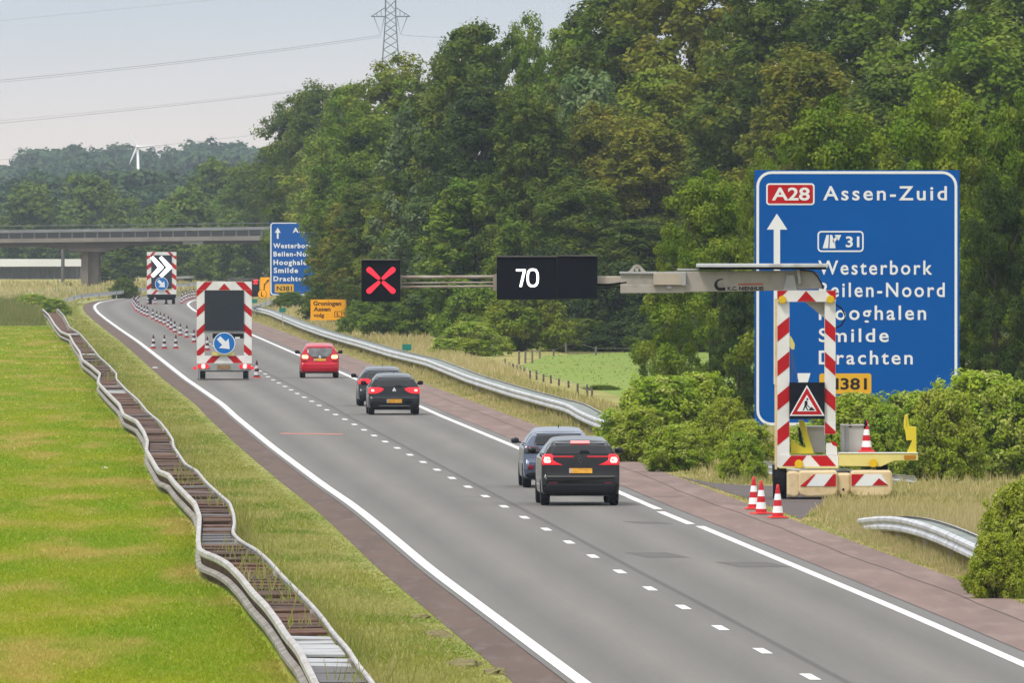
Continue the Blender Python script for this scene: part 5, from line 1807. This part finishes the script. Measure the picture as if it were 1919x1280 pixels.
PR_ = {
    "oak": make_proto("oak", seed=11, w_=7.2, h=11, base=.08, lobes=26, clumps=230, per=240, leaf=.075, top=.6, spike=.7, rcs=.88, lobe_r=(.12, .20)),
    "oak2": make_proto("oak2", seed=12, w_=8, h=11, base=.08, lobes=24, clumps=230, per=240, leaf=.075, top=.55, spike=.7, lobe_r=(.12, .21), rcs=.82),
    "tall": make_proto("tall", seed=21, w_=6.6, h=18, base=.12, lobes=20, clumps=420, per=95, leaf=.115, spike=.5, rcs=1.08),
    "tall2": make_proto("tall2", seed=22, w_=6.6, h=18, base=.14, lobes=18, clumps=380, per=100, leaf=.115, spike=.5, lobe_r=(.15, .25), rcs=1.08),
    "tall3": make_proto("tall3", seed=23, w_=6.6, h=18, base=.10, lobes=24, clumps=460, per=90, leaf=.115, spike=.5, lobe_r=(.12, .22), rcs=1.05),
    "airy": make_proto("airy", seed=31, w_=6, h=13, base=.06, lobes=22, clumps=420, per=62, leaf=.135, spike=.38, lobe_r=(.11, .20), rcs=1.0),
    "bush": make_proto("bush", seed=41, w_=4, h=3, base=.03, lobes=32, clumps=480, per=62, leaf=.066, spike=.55, lobe_r=(.06, .17), top=.6, rcs=.9),
    "bush2": make_proto("bush2", seed=42, w_=4, h=3, base=.03, lobes=40, clumps=480, per=62, leaf=.068, spike=.7, lobe_r=(.05, .15), top=.55, rcs=.9),
    "far": make_proto("far", seed=51, w_=10, h=14, base=.06, lobes=15, clumps=260, per=32, leaf=.33, spike=.06, rcs=1.4),
    "far2": make_proto("far2", seed=52, w_=10, h=14, base=.06, lobes=12, clumps=250, per=32, leaf=.33, spike=.06, lobe_r=(.17, .28), rcs=1.4),
}
LM = {
    "dark": leaf_mat("leaves_dark_green", (0.054, 0.096, 0.006), (0.096, 0.142, 0.010), (0.174, 0.198, 0.024)),
    "deep": leaf_mat("leaves_deep_shade", (0.026, 0.053, 0.007), (0.046, 0.077, 0.010), (0.084, 0.114, 0.018)),  # deep leaves: shade of the lower wood put into their colour
    "mid": leaf_mat("leaves_mid_green", (0.090, 0.170, 0.008), (0.134, 0.206, 0.012), (0.222, 0.264, 0.030)),
    "olive": leaf_mat("leaves_olive", (0.106, 0.142, 0.007), (0.166, 0.180, 0.011), (0.270, 0.222, 0.026)),
    "yellow": leaf_mat("leaves_yellow_green", (0.126, 0.204, 0.010), (0.186, 0.234, 0.013), (0.282, 0.276, 0.036)),
    "oak": leaf_mat("leaves_oak", (.096, .172, .006), (.142, .205, .010), (.24, .275, .028)),
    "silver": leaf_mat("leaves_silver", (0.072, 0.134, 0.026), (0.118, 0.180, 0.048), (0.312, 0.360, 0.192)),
    "bush": leaf_mat("leaves_bush", (0.180, 0.300, 0.010), (0.282, 0.360, 0.017), (0.504, 0.516, 0.144), nscale=.9),
    "bushy": leaf_mat("leaves_bush_yellow", (0.222, 0.300, 0.012), (0.294, 0.342, 0.019), (0.432, 0.444, 0.108), nscale=.9),
    "blue": leaf_mat("leaves_far_hazed", (0.041, 0.094, 0.034), (0.062, 0.118, 0.036), (0.090, 0.144, 0.041), nscale=.08),  # far leaves tinted bluish: distance haze put into the colour
    "farg": leaf_mat("leaves_far_green", (0.074, 0.138, 0.014), (0.114, 0.168, 0.016), (0.168, 0.210, 0.026), nscale=.15),
}
_tr_n = [0]


def tree(kind, px, ytop, wpx, d, m, label, name="tree", cat="tree", group=None, ybase=None, rot=None, deep=1.0):
    P_ = PR_[kind]
    _tr_n[0] += 1
    x = (px - 960) * d / F
    z0 = -.03 if ybase is None else H - (ybase - YH) * d / F
    ht = (H - (ytop - YH) * d / F) - z0
    wd = wpx * d / F * (1.12 if kind.startswith('tall') else 1.3 if kind.startswith('bush') else 1.0)
    root = empty(name, (x, d, z0), label, cat, group)
    root.rotation_euler.z = (_tr_n[0] * 2.13) % 6.28 if rot is None else rot
    root.scale = (wd / P_["w"], wd / P_["w"] * deep, ht / P_["h"])
    c = link("crown", P_["crown"], root)
    c.material_slots[0].link = 'OBJECT'
    c.material_slots[0].material = LM[m]
    link("trunk", P_["trunk"], root)
    return root


FG = "trees of the forest edge"
T_ = [
    # back row, right to left
    ("tall", 1900, -95, 350, 700, "dark", "dark tree in the back row at the right picture edge, top cut off"),
    ("tall2", 1760, -100, 350, 705, "mid", "mid-green tree in the back row, above the right corner of the big blue sign"),
    ("tall3", 1600, -62, 300, 715, "dark", "dark back-row tree right above the middle of the big blue sign, top cut off"),
    ("tall", 1450, -90, 320, 725, "dark", "dark tall tree in the back row, above the left corner of the big blue sign"),
    ("tall2", 1300, -100, 320, 775, "olive", "olive back-row tree, top cut by the picture edge, between two dark ones"),
    ("tall3", 1165, -70, 280, 790, "dark", "dark green back-row tree directly right of the sky notch, top cut off"),
    ("tall", 1078, -8, 195, 800, "mid", "green tree beside the sky notch at the top, its crown sloping down to the left"),
    ("tall2", 985, 22, 130, 850, "mid", "narrow tree left of the sky notch, ragged top"),
    ("tall", 890, -4, 215, 845, "dark", "tallest dark skyline tree, its ragged top at the picture edge right of the pylon"),
    ("tall3", 838, 60, 120, 880, "dark", "dark tree shoulder just left of the tallest skyline tree"),
    ("tall2", 745, 98, 210, 960, "yellow", "yellow-green tree right under the power pylon"),
    ("tall", 655, 122, 150, 1010, "mid", "green tree with a small pointed top left of the pylon"),
    ("tall3", 590, 140, 150, 1250, "dark", "dark green tree on the sloping skyline, fifth crown left of the pylon"),
    ("tall2", 545, 178, 140, 1280, "dark", "dark tree at the left end of the forest, its ragged edge against the sky"),
    ("tall", 508, 250, 100, 1560, "dark", "lower dark tree at the left foot of the forest above the far blue sign"),
    ("tall3", 462, 296, 120, 1600, "farg", "hazy green tree left of the forest end, over the end of the overpass"),
    # middle row
    ("tall2", 1850, 30, 300, 625, "mid", "green tree in the middle row, right of the big blue sign and over the oaks"),
    ("tall", 1690, 75, 300, 640, "dark", "dark tree in the middle row behind the oaks, above the letters of the big sign"),
    ("tall3", 1510, 70, 270, 650, "olive", "olive tree in the middle row, left of and above the oaks behind the big sign"),
    ("tall2", 1370, 60, 260, 750, "olive", "broad olive-yellow tree in the middle row, over the oak left of the sign"),
    ("tall", 1245, 80, 250, 756, "yellow", "yellowish tree in the middle row, above the boom of the gantry trailer"),
    ("airy", 1105, 105, 220, 764, "silver", "tree with pale silvery upper leaves in the middle row below the sky notch"),
    ("tall3", 1000, 150, 190, 750, "dark", "dark tree in the middle row below the ragged narrow tree"),
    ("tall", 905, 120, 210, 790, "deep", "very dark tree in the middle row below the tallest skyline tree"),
    ("airy", 790, 170, 200, 850, "silver", "tree with pale silver leaves along its top, below the pylon"),
    ("tall2", 690, 190, 180, 930, "mid", "green tree in the middle row, between the pylon and the red cross board"),
    ("tall", 614, 235, 170, 1240, "yellow", "bright yellow-green tree in the middle row above the far blue sign"),
    ("tall3", 628, 290, 115, 1010, "mid", "green tree leaning over the right half of the far blue sign"),
    # front row
    ("tall2", 1120, 190, 200, 752, "olive", "olive tree with rusty patches, above the blank speed board"),
    ("tall", 1010, 215, 170, 762, "yellow", "bright yellowish tree above the speed board, in front of the dark ones"),
    ("tall3", 1215, 205, 230, 746, "olive", "olive tree with bare dark branches left of the big sign, behind the oak"),
    ("tall2", 1085, 330, 210, 742, "dark", "dark tree right behind the blank half of the speed board"),
    ("tall", 1200, 390, 220, 738, "dark", "dark tree above the boom, left of the oak beside the sign"),
    ("airy", 880, 320, 220, 760, "mid", "bushy green tree with pale twig tips, between the red cross and the speed board"),
    ("airy", 800, 355, 160, 800, "silver", "grey-green bushy tree above the lattice arm of the gantry"),
    ("tall", 745, 300, 130, 850, "yellow", "slim bright green tree directly above the red cross board"),
    ("tall2", 690, 330, 140, 880, "dark", "dark shaded tree left of the red cross board"),
    ("tall3", 668, 370, 150, 900, "olive", "dark olive tree above the orange Groningen sign"),
    ("tall", 622, 405, 96, 960, "dark", "dark tree covering the right side of the far blue sign"),
    ("airy", 965, 400, 130, 740, "mid", "green bushy tree behind the lit number of the speed board"),
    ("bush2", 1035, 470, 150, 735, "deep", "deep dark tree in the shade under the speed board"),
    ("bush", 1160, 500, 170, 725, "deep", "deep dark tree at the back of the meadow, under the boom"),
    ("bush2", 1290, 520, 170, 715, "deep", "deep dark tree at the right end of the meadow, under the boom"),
    ("oak2", 1385, 520, 150, 462, "deep", "shaded dark tree directly left of the lower blue sign"),  # dark leaves stand in for the shaded lower half of the oak
    ("oak", 1870, 330, 190, 424, "deep", "shaded dark tree right of the big blue sign, above the bramble hedge"),  # shade under the oak dome, put into this tree's leaf colour
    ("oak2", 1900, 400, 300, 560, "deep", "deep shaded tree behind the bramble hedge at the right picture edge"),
    ("oak", 1335, 318, 290, 480, "oak", "bright oak left of the big blue sign, over the boom"),
    ("oak2", 1275, 420, 160, 490, "oak", "small bright oak at the left of the oak beside the sign"),
    ("oak2", 1440, 285, 200, 470, "oak", "oak crown at the upper left corner of the big blue sign"),
    ("oak", 1565, 182, 380, 440, "oak", "broad bright oak right above the big blue sign, its left dome"),
    ("oak2", 1755, 168, 390, 430, "oak", "broadest bright oak above the right half of the big blue sign"),
    ("oak", 1905, 172, 260, 436, "oak", "bright oak at the right picture edge beside the big sign"),
]
for kd, px, yt, wp, d_, m_, lb in T_:
    tree(kd, px, yt, wp, d_, m_, lb, group=FG)

FGm = "hazy trees around the overpass"
for kd, px, yt, wp, d_, m_, lb in (
    ("far", 62, 343, 160, 1960, "farg", "round hazy tree behind the far left end of the overpass"),
    ("far2", 172, 330, 190, 1980, "farg", "broad hazy tree behind the overpass, left of and below the turbine"),
    ("far", 238, 372, 110, 1900, "farg", "small hazy tree right of the broad one behind the overpass"),
    ("far2", 352, 352, 170, 1650, "farg", "hazy bright green tree behind the overpass, right of the turbine"),
    ("far", 400, 300, 170, 1850, "farg", "tall hazy tree rising behind the bright green one, right of the turbine"),
    ("far2", 290, 385, 120, 1800, "farg", "low hazy tree behind the overpass straight below the turbine"),
    ("far", 440, 392, 110, 1560, "farg", "low green tree behind the right end of the overpass railing"),
    ("far2", 235, 440, 140, 1620, "dark", "dark clump of a tree under the overpass right of the pier"),
    ("far", 330, 445, 120, 1640, "dark", "dark tree under the overpass behind the chevron trailer"),
    ("far2", 412, 448, 120, 1600, "farg", "green tree under the overpass left of the far blue sign"),
    ("far", 475, 432, 110, 1640, "dark", "dark tree under the overpass just left of the far blue sign"),
    ("far", 20, 440, 200, 2150, "blue", "bluish tree under the far left of the overpass behind the long shed"),
    ("far2", 120, 442, 180, 2160, "blue", "bluish tree behind the right end of the long shed"),
):
    tree(kd, px, yt, wp, d_, m_, lb, group=FGm)

# the far ridge: a wood that reads as one mass
rg = np.random.default_rng(5)
allV, allT = [], []
base = {}
for i_, kd in enumerate(("far", "far2")):
    base[kd] = crown_arrays(seed=61 + i_, w_=10, h=14, base=.04, lobes=12, clumps=150, per=26, leaf=.46, spike=.04, rcs=1.35)
sk = [(-120, 318), (-30, 312), (20, 300), (62, 276), (100, 278), (135, 266), (175, 270), (215, 269), (250, 274), (300, 268), (340, 272), (385, 256), (425, 262), (470, 268), (520, 272)]
sx_, sy_ = np.array(sk).T
for row, (d0_, lo_, drop, sp) in enumerate(((4350, -120, 0, 34), (3900, -110, 22, 38), (2480, -100, 42, 46), (2350, -100, 78, 52))):
    px = lo_
    while px < 560:
        V, T = base[("far", "far2")[int(rg.integers(2))]]
        d_ = d0_ + rg.uniform(-60, 60)
        yt = float(np.interp(px, sx_, sy_)) + drop + rg.uniform(-4, 9)
        ht = H - (yt - YH) * d_ / F
        wd = rg.uniform(105, 165) * d_ / F
        a = rg.uniform(0, 6.28)
        c, s_ = math.cos(a), math.sin(a)
        W_ = np.stack([(V[:, 0] * c - V[:, 1] * s_) * wd / 10 + (px - 960) * d_ / F, (V[:, 0] * s_ + V[:, 1] * c) * wd / 10 + d_, V[:, 2] * ht / 14], 1)
        allV.append(W_); allT.append(T)
        px += sp * rg.uniform(.75, 1.2)
V = np.concatenate(allV); T = np.concatenate(allT)
tag(link("far_wood", mesh_np("far_wood", V, quads(len(V)), 4, [LM["blue"]], tint=T)), "blue-green wooded ridge on the horizon at the left, reading as one mass", "woodland", kind="stuff")

# shrubs
SH = [
    ("bush", 1235, 712, 190, 385, "bush", "big green bush right of the end of the long guardrail, its left half", 905),
    ("bush2", 1312, 705, 160, 390, "bush", "big green bush left of the blue sign, its taller right half", 890),
    ("bush", 1400, 792, 100, 372, "bushy", "yellow-green bush just left of the gantry portal", 905),
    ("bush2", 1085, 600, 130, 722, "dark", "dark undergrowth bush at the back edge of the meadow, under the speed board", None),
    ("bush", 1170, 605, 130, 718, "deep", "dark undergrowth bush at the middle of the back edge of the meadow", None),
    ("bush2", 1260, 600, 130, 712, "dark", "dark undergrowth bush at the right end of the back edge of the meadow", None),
    ("bush2", 1392, 815, 75, 348, "bush", "low bush behind the stub of guardrail left of the gantry", 910),
    ("bush2", 1200, 770, 120, 378, "bushy", "low yellowish shrub at the foot of the big green bush, touching the shoulder", 880),
    ("bush", 1270, 800, 110, 362, "bush", "low shrub bulging onto the red shoulder in front of the big bush", 900),
    ("bush2", 1262, 745, 110, 395, "bush", "green bush filling the gap between the two halves of the big bush", None),
    ("bush", 1362, 752, 100, 380, "bushy", "yellowish bush between the big green bush and the blue sign", None),
    ("bush2", 1765, 738, 130, 347, "bushy", "yellowish bramble bush between the others below the big sign, above the end stop", None),
    ("bush2", 1655, 765, 110, 346, "bush", "low bramble bush right behind the battery cabinets of the gantry trailer", None),
    ("bush", 1610, 745, 180, 352, "bush", "bramble bush under the yellow N381 plate of the big sign", 880),
    ("bush2", 1720, 742, 190, 350, "bush", "bramble bush below the lower right corner of the big sign", 880),
    ("bush", 1830, 705, 220, 356, "bush", "tall bramble bush right of the big sign", 890),
    ("bush2", 1910, 722, 160, 352, "bush", "bramble bush at the right picture edge above the near bush", 890),
    ("bush", 1520, 798, 110, 356, "bush", "leafy bush seen through the portal of the gantry trailer", 890),
    ("bush", 1885, 930, 110, 243, "bushy", "yellow-green near bush at the right edge, covering the short guardrail", 1115),
    ("bush2", 1935, 905, 150, 240, "bushy", "nearest yellow-green bush, cut by the right picture edge", 1150),
    ("bush", 1842, 1062, 55, 241, "bush", "small green front tuft of the near bushes, leaning over the red shoulder edge", None),
    ("bush2", 1868, 1005, 95, 238, "bushy", "low front lobe of the near bushes beside the red shoulder", 1110),
    ("bush", 885, 606, 115, 690, "bush", "pale grey-green shrub behind the long guardrail, left of the meadow", None),
    ("bush2", 838, 636, 60, 688, "bush", "little shrub at the left foot of the pale grey-green shrub", None),
    ("bush2", 985, 535, 145, 716, "yellow", "rounded bright bush under the speed board, above the field fence", None),
    ("bush", 900, 540, 140, 722, "mid", "green bush left of the rounded bright one, above the pale shrub", None),
    ("bush2", 770, 545, 150, 800, "mid", "loose green shrub below the lattice arm of the gantry", None),
    ("bush", 705, 560, 120, 830, "mid", "loose green shrub below the red cross board", None),
    ("bush2", 668, 545, 80, 910, "mid", "green shrub just right of the orange Groningen sign", None),
    ("bush", 622, 520, 100, 940, "dark", "dark green shrub above the orange Groningen sign", None),
    ("bush2", 545, 548, 60, 1080, "mid", "low green shrub at the foot of the far blue sign", None),
    ("bush", 234, 522, 46, 1255, "dark", "small dark shrub at the outside of the far bend", None),
    ("bush2", 100, 560, 60, 1010, "bush", "ragged shrub at the far end of the wavering median guardrail", None),
    ("bush", 62, 552, 60, 1060, "bush", "low shrub among the reeds at the far left", None),
    ("bush", 1130, 722, 60, 545, "mid", "small dark green bush at the near corner of the meadow", None),
]
for kd, px, yt, wp, d_, m_, lb, yb in SH:
    tree(kd, px, yt, wp, d_, m_, lb, name="shrub", cat="shrub", group="shrubs along the road", ybase=yb if yb and False else None)


# grass, as blades
def blades(name, pts, h, wid, m, label, lean=.35, nb=2, cat="grass"):
    rng = np.random.default_rng(len(pts))
    P_ = np.repeat(np.asarray(pts, float), nb, 0)
    n = len(P_)
    P_[:, :2] += rng.normal(size=(n, 2)) * .05
    hh = np.repeat(h, nb) * rng.uniform(.55, 1.15, n)
    a = rng.uniform(0, np.pi, n)
    w_ = np.repeat(wid, nb) * rng.uniform(.7, 1.3, n)
    u = np.stack([np.cos(a), np.sin(a) * .4, np.zeros(n)], 1) * w_[:, None] / 2
    tip = P_ + np.stack([rng.normal(size=n) * lean * hh, rng.normal(size=n) * lean * hh, hh], 1)
    V = np.stack([P_ - u, P_ + u, tip], 1).reshape(-1, 3)
    T = np.repeat(rng.uniform(0, 1, n), 3)
    me = mesh_np(name, V, np.arange(len(V), dtype=np.int32).reshape(-1, 3), 3, [m], tint=T)
    return tag(link(name, me), label, cat, kind="stuff")


rg = np.random.default_rng(9)


def rows_d(n, d0, d1): return 1 / rg.uniform(1 / d1, 1 / d0, n)


GM = leaf_mat("grass_blades_mown", (.170, .275, .004), (.265, .305, .012), (.34, .34, .06), trans=.45, nscale=.45, det=5, patch=((.42, .32, .10), .50, .48, .64), stretch=(1, .13, 1))
GV_ = leaf_mat("grass_blades_verge", (.250, .272, .042), (.35, .335, .105), (.42, .37, .15), trans=.45, nscale=.35, patch=((.14, .23, .012), .50, .50, .66), stretch=(1, .2, 1))
GD = leaf_mat("grass_blades_dry", (.44, .35, .16), (.29, .30, .07), (.60, .50, .27), trans=.45, nscale=.3, patch=((.13, .19, .02), .30, .55, .68))
GT = leaf_mat("grass_blades_tall", (.49, .39, .20), (.34, .33, .10), (.66, .54, .31), trans=.45, nscale=.5)
GR = leaf_mat("reed_blades", (.14, .20, .036), (.22, .23, .06), (.33, .29, .12), trans=.4, nscale=.2)

mlx = lambda d: np.interp(d, ymL, xmL)
mrx = lambda d: np.interp(d, ymR, xmR)
n = 110000
d_ = rows_d(n, 172, 900)
left = -(1010.0) * d_ / F
x_ = left + (mlx(d_) - .12 - left) * rg.random(n)
pts = np.stack([x_, d_, np.full(n, -.01)], 1)
blades("field_grass", pts, .05 + .03 * rg.random(n), .035 + d_ * 1.0e-4, GM, "short mown grass blades of the left field", lean=.5)
n = 60000
d_ = rows_d(n, 172, 1180)
a_, b_ = mrx(np.minimum(d_, 880)) + .10, lx(d_) - 1.0
a_ = np.where(d_ > 880, lx(d_) - 4.0, a_)
x_ = a_ + (b_ - a_) * rg.random(n)
h_ = (.05 + .085 * rg.random(n) ** 2) * np.clip((lx(d_) - .98 - x_) / .8, .25, 1)
blades("verge_grass", np.stack([x_, d_, np.full(n, -.01)], 1), h_, .035 + d_ * 1.0e-4, GV_, "rough grass of the left verge between barrier and road", lean=.5)
# taller weeds on the left verge and through the barrier
n = 900
d_ = rows_d(n, 175, 900)
x_ = mrx(d_) + .08 + np.abs(rg.normal(size=n)) * .35
blades("verge_weeds", np.stack([x_, d_, np.zeros(n)], 1), .25 + .35 * rg.random(n) ** 2, np.full(n, .03), GV_, "taller weeds beside the median barrier", lean=.25)
cl = np.array([180, 205, 219, 226, 232, 238, 246, 254, 297, 322, 330, 336, 545, 600, 640, 690.])
d_ = np.concatenate([c + rg.normal(size=13) * (1.5 if c < 400 else 4) for c in cl])
n = len(d_)
x_ = mlx(d_) + .1 + (mrx(d_) - mlx(d_) - .2) * rg.random(n)
blades("barrier_weeds", np.stack([x_, d_, np.full(n, .42)], 1), .18 + .35 * rg.random(n) ** 2, np.full(n, .028), GV_, "weeds growing up between the rusty plates of the barrier", lean=.3)

lay = np.array([[p.x, p.y] for p in (G(x, y) for x, y in ((1500, 974), (1440, 948), (1270, 893), (1330, 905), (1400, 910), (1480, 912), (1560, 930), (1540, 952)))])


def inside(P_, poly):
    r_ = np.zeros(len(P_), bool)
    j = len(poly) - 1
    for i in range(len(poly)):
        xi, yi = poly[i]; xj, yj = poly[j]
        c = ((yi > P_[:, 1]) != (yj > P_[:, 1])) & (P_[:, 0] < (xj - xi) * (P_[:, 1] - yi) / (yj - yi + 1e-12) + xi)
        r_ ^= c
        j = i
    return r_


n = 90000
d_ = rows_d(n, 192, 1150)
x_ = rx(d_) + 2.45 + np.where(d_ > 430, 4.6, 9.0) * rg.random(n) ** 1.3
keep = ~inside(np.stack([x_, d_], 1), lay)
x_, d_ = x_[keep], d_[keep]; n = len(d_)
edge = np.clip((x_ - rx(d_) - 2.4) / 1.2, .15, 1)
blades("verge_dry_grass", np.stack([x_, d_, np.full(n, -.01)], 1), (.08 + .26 * rg.random(n) ** 1.6) * edge, .03 + d_ * 7e-5, GD, "dry tan grass of the right verge", lean=.28)
n = 26000
y_ = rg.uniform(905, 1075, n); q_ = rg.random(n)
g_x = np.interp(y_, [905, 935, 975, 1010, 1075], [1640, 1560, 1540, 1600, 1770]); g_r = np.full(n, 1960.0)
P_ = np.array([tuple(G(px_, yy, 0)) for px_, yy in zip(g_x + (g_r - g_x) * q_, y_)])
keep = ~inside(P_[:, :2], lay) & (P_[:, 0] > rx(P_[:, 1]) + 2.6)
P_ = P_[keep]; n = len(P_)
blades("tall_dry_grass", P_, (.25 + .45 * rg.random(n) ** 1.3) * np.clip((P_[:, 0] - rx(P_[:, 1]) - 2.5) / 1.5, .2, 1) * np.clip((326 - P_[:, 1]) / 40, .22, 1), np.full(n, .03), GT, "tall seeding dry grass around the gantry trailer and short guardrail", lean=.25)
n = 1500
d_ = rows_d(n, 545, 740)
x_ = rx(d_) + 8.4 + rg.random(n) * 16
blades("meadow_grass", np.stack([x_, d_, np.full(n, -.01)], 1), .03 + .05 * rg.random(n), .04 + d_ * 7e-5, leaf_mat("grass_blades_meadow", (.16, .225, .032), (.19, .24, .045), (.24, .26, .07), trans=.45, nscale=.1),
       "grass of the green meadow behind the fence", lean=.4)
n = 12000
d_ = rows_d(n, 590, 1150)
x_ = rx(d_) + np.where(d_ > 720, 6.0, 4.6) + rg.random(n) * np.where(d_ > 720, 5.5, 3.2)
blades("back_dry_grass", np.stack([x_, d_, np.zeros(n)], 1), .20 + .34 * rg.random(n), .04 + d_ * 7e-5, GT, "tall tan grass behind the long guardrail", lean=.2)
n = 9000
d_ = rows_d(n, 905, 1150)
x_ = -1010 * d_ / F + rg.random(n) * (lx(d_) - 4.6 + 1010 * d_ / F)
blades("reeds", np.stack([x_, d_, np.zeros(n)], 1), (.25 + .8 * rg.random(n)) * (.6 + .5 * np.sin(x_ * 1.7 + d_ * .03) ** 2) * np.clip((d_ - 900) / 40, .2, 1), .06 + d_ * 7e-5, GR, "tall rank grass and reeds at the far end of the mown field", lean=.15)
n = 6000
d_ = rows_d(n, 1180, 1640)
x_ = rg.uniform(-1000, -380, n) * d_ / F
keep = ((x_ > rx(np.minimum(d_, DEND)) + 3) | (x_ < lx(np.minimum(d_, DEND)) - 2)) | (d_ > 1400)
d_, x_ = d_[keep], x_[keep]; n = len(d_)
blades("far_dry_grass", np.stack([x_, d_, np.zeros(n)], 1), .25 + .4 * rg.random(n), .08 + d_ * 7e-5, GD, "dry grass beyond the far bend and under the overpass", lean=.2)
# mounds of earth on the left verge
M_EARTH = mat("bare_earth", (.13, .095, .05), (.20, .19, .055), 5.0, rough=.95)
for px, py, s_ in ((790, 1158, .5), (820, 1192, .8), (868, 1247, .9), (930, 1262, .6)):
    g_ = G(px, py)
    rr_ = random.Random(px)
    b = MB()
    nr, na = 5, 18
    vs = [(g_.x, g_.y, .09 * s_)]
    for i in range(1, nr + 1):
        for j in range(na):
            a = 2 * math.pi * j / na
            r_ = .34 * s_ * i / nr * rr_.uniform(.8, 1.25)
            vs.append((g_.x + math.cos(a) * r_, g_.y + math.sin(a) * r_ * 5, (.10 * s_ * math.cos(i / nr * 1.57) + rr_.uniform(-.015, .03)) if i < nr else -.02))
    fs_ = [(0, 1 + j, 1 + (j + 1) % na) for j in range(na)]
    for i in range(nr - 1):
        for j in range(na):
            fs_.append((1 + i * na + j, 1 + (i + 1) * na + j, 1 + (i + 1) * na + (j + 1) % na, 1 + i * na + (j + 1) % na))
    b.add(vs, fs_)
    tag(b.build("earth_mound", M_EARTH), kind="structure", label="small bare earth mound on the left verge near the road")

# ------------------------------------------------------------------ haze over the whole place
M_HAZE = bpy.data.materials.new("haze_air")
M_HAZE.use_nodes = True
_t = M_HAZE.node_tree
_t.nodes.remove(_t.nodes["Principled BSDF"])
_v = _t.nodes.new("ShaderNodeVolumePrincipled")
_v.inputs["Color"].default_value = (.78, .89, 1.0, 1)
_v.inputs["Density"].default_value = 7.0e-5
_v.inputs["Anisotropy"].default_value = 0.2
_t.links.new(_v.outputs[0], _t.nodes["Material Output"].inputs["Volume"])
b = MB(); b.box(-2700, 2700, -160, 4700, -1.1, 75)
hz = b.build("haze", M_HAZE)
tag(hz, "thin pale haze filling the air over the whole landscape", "haze", kind="stuff")
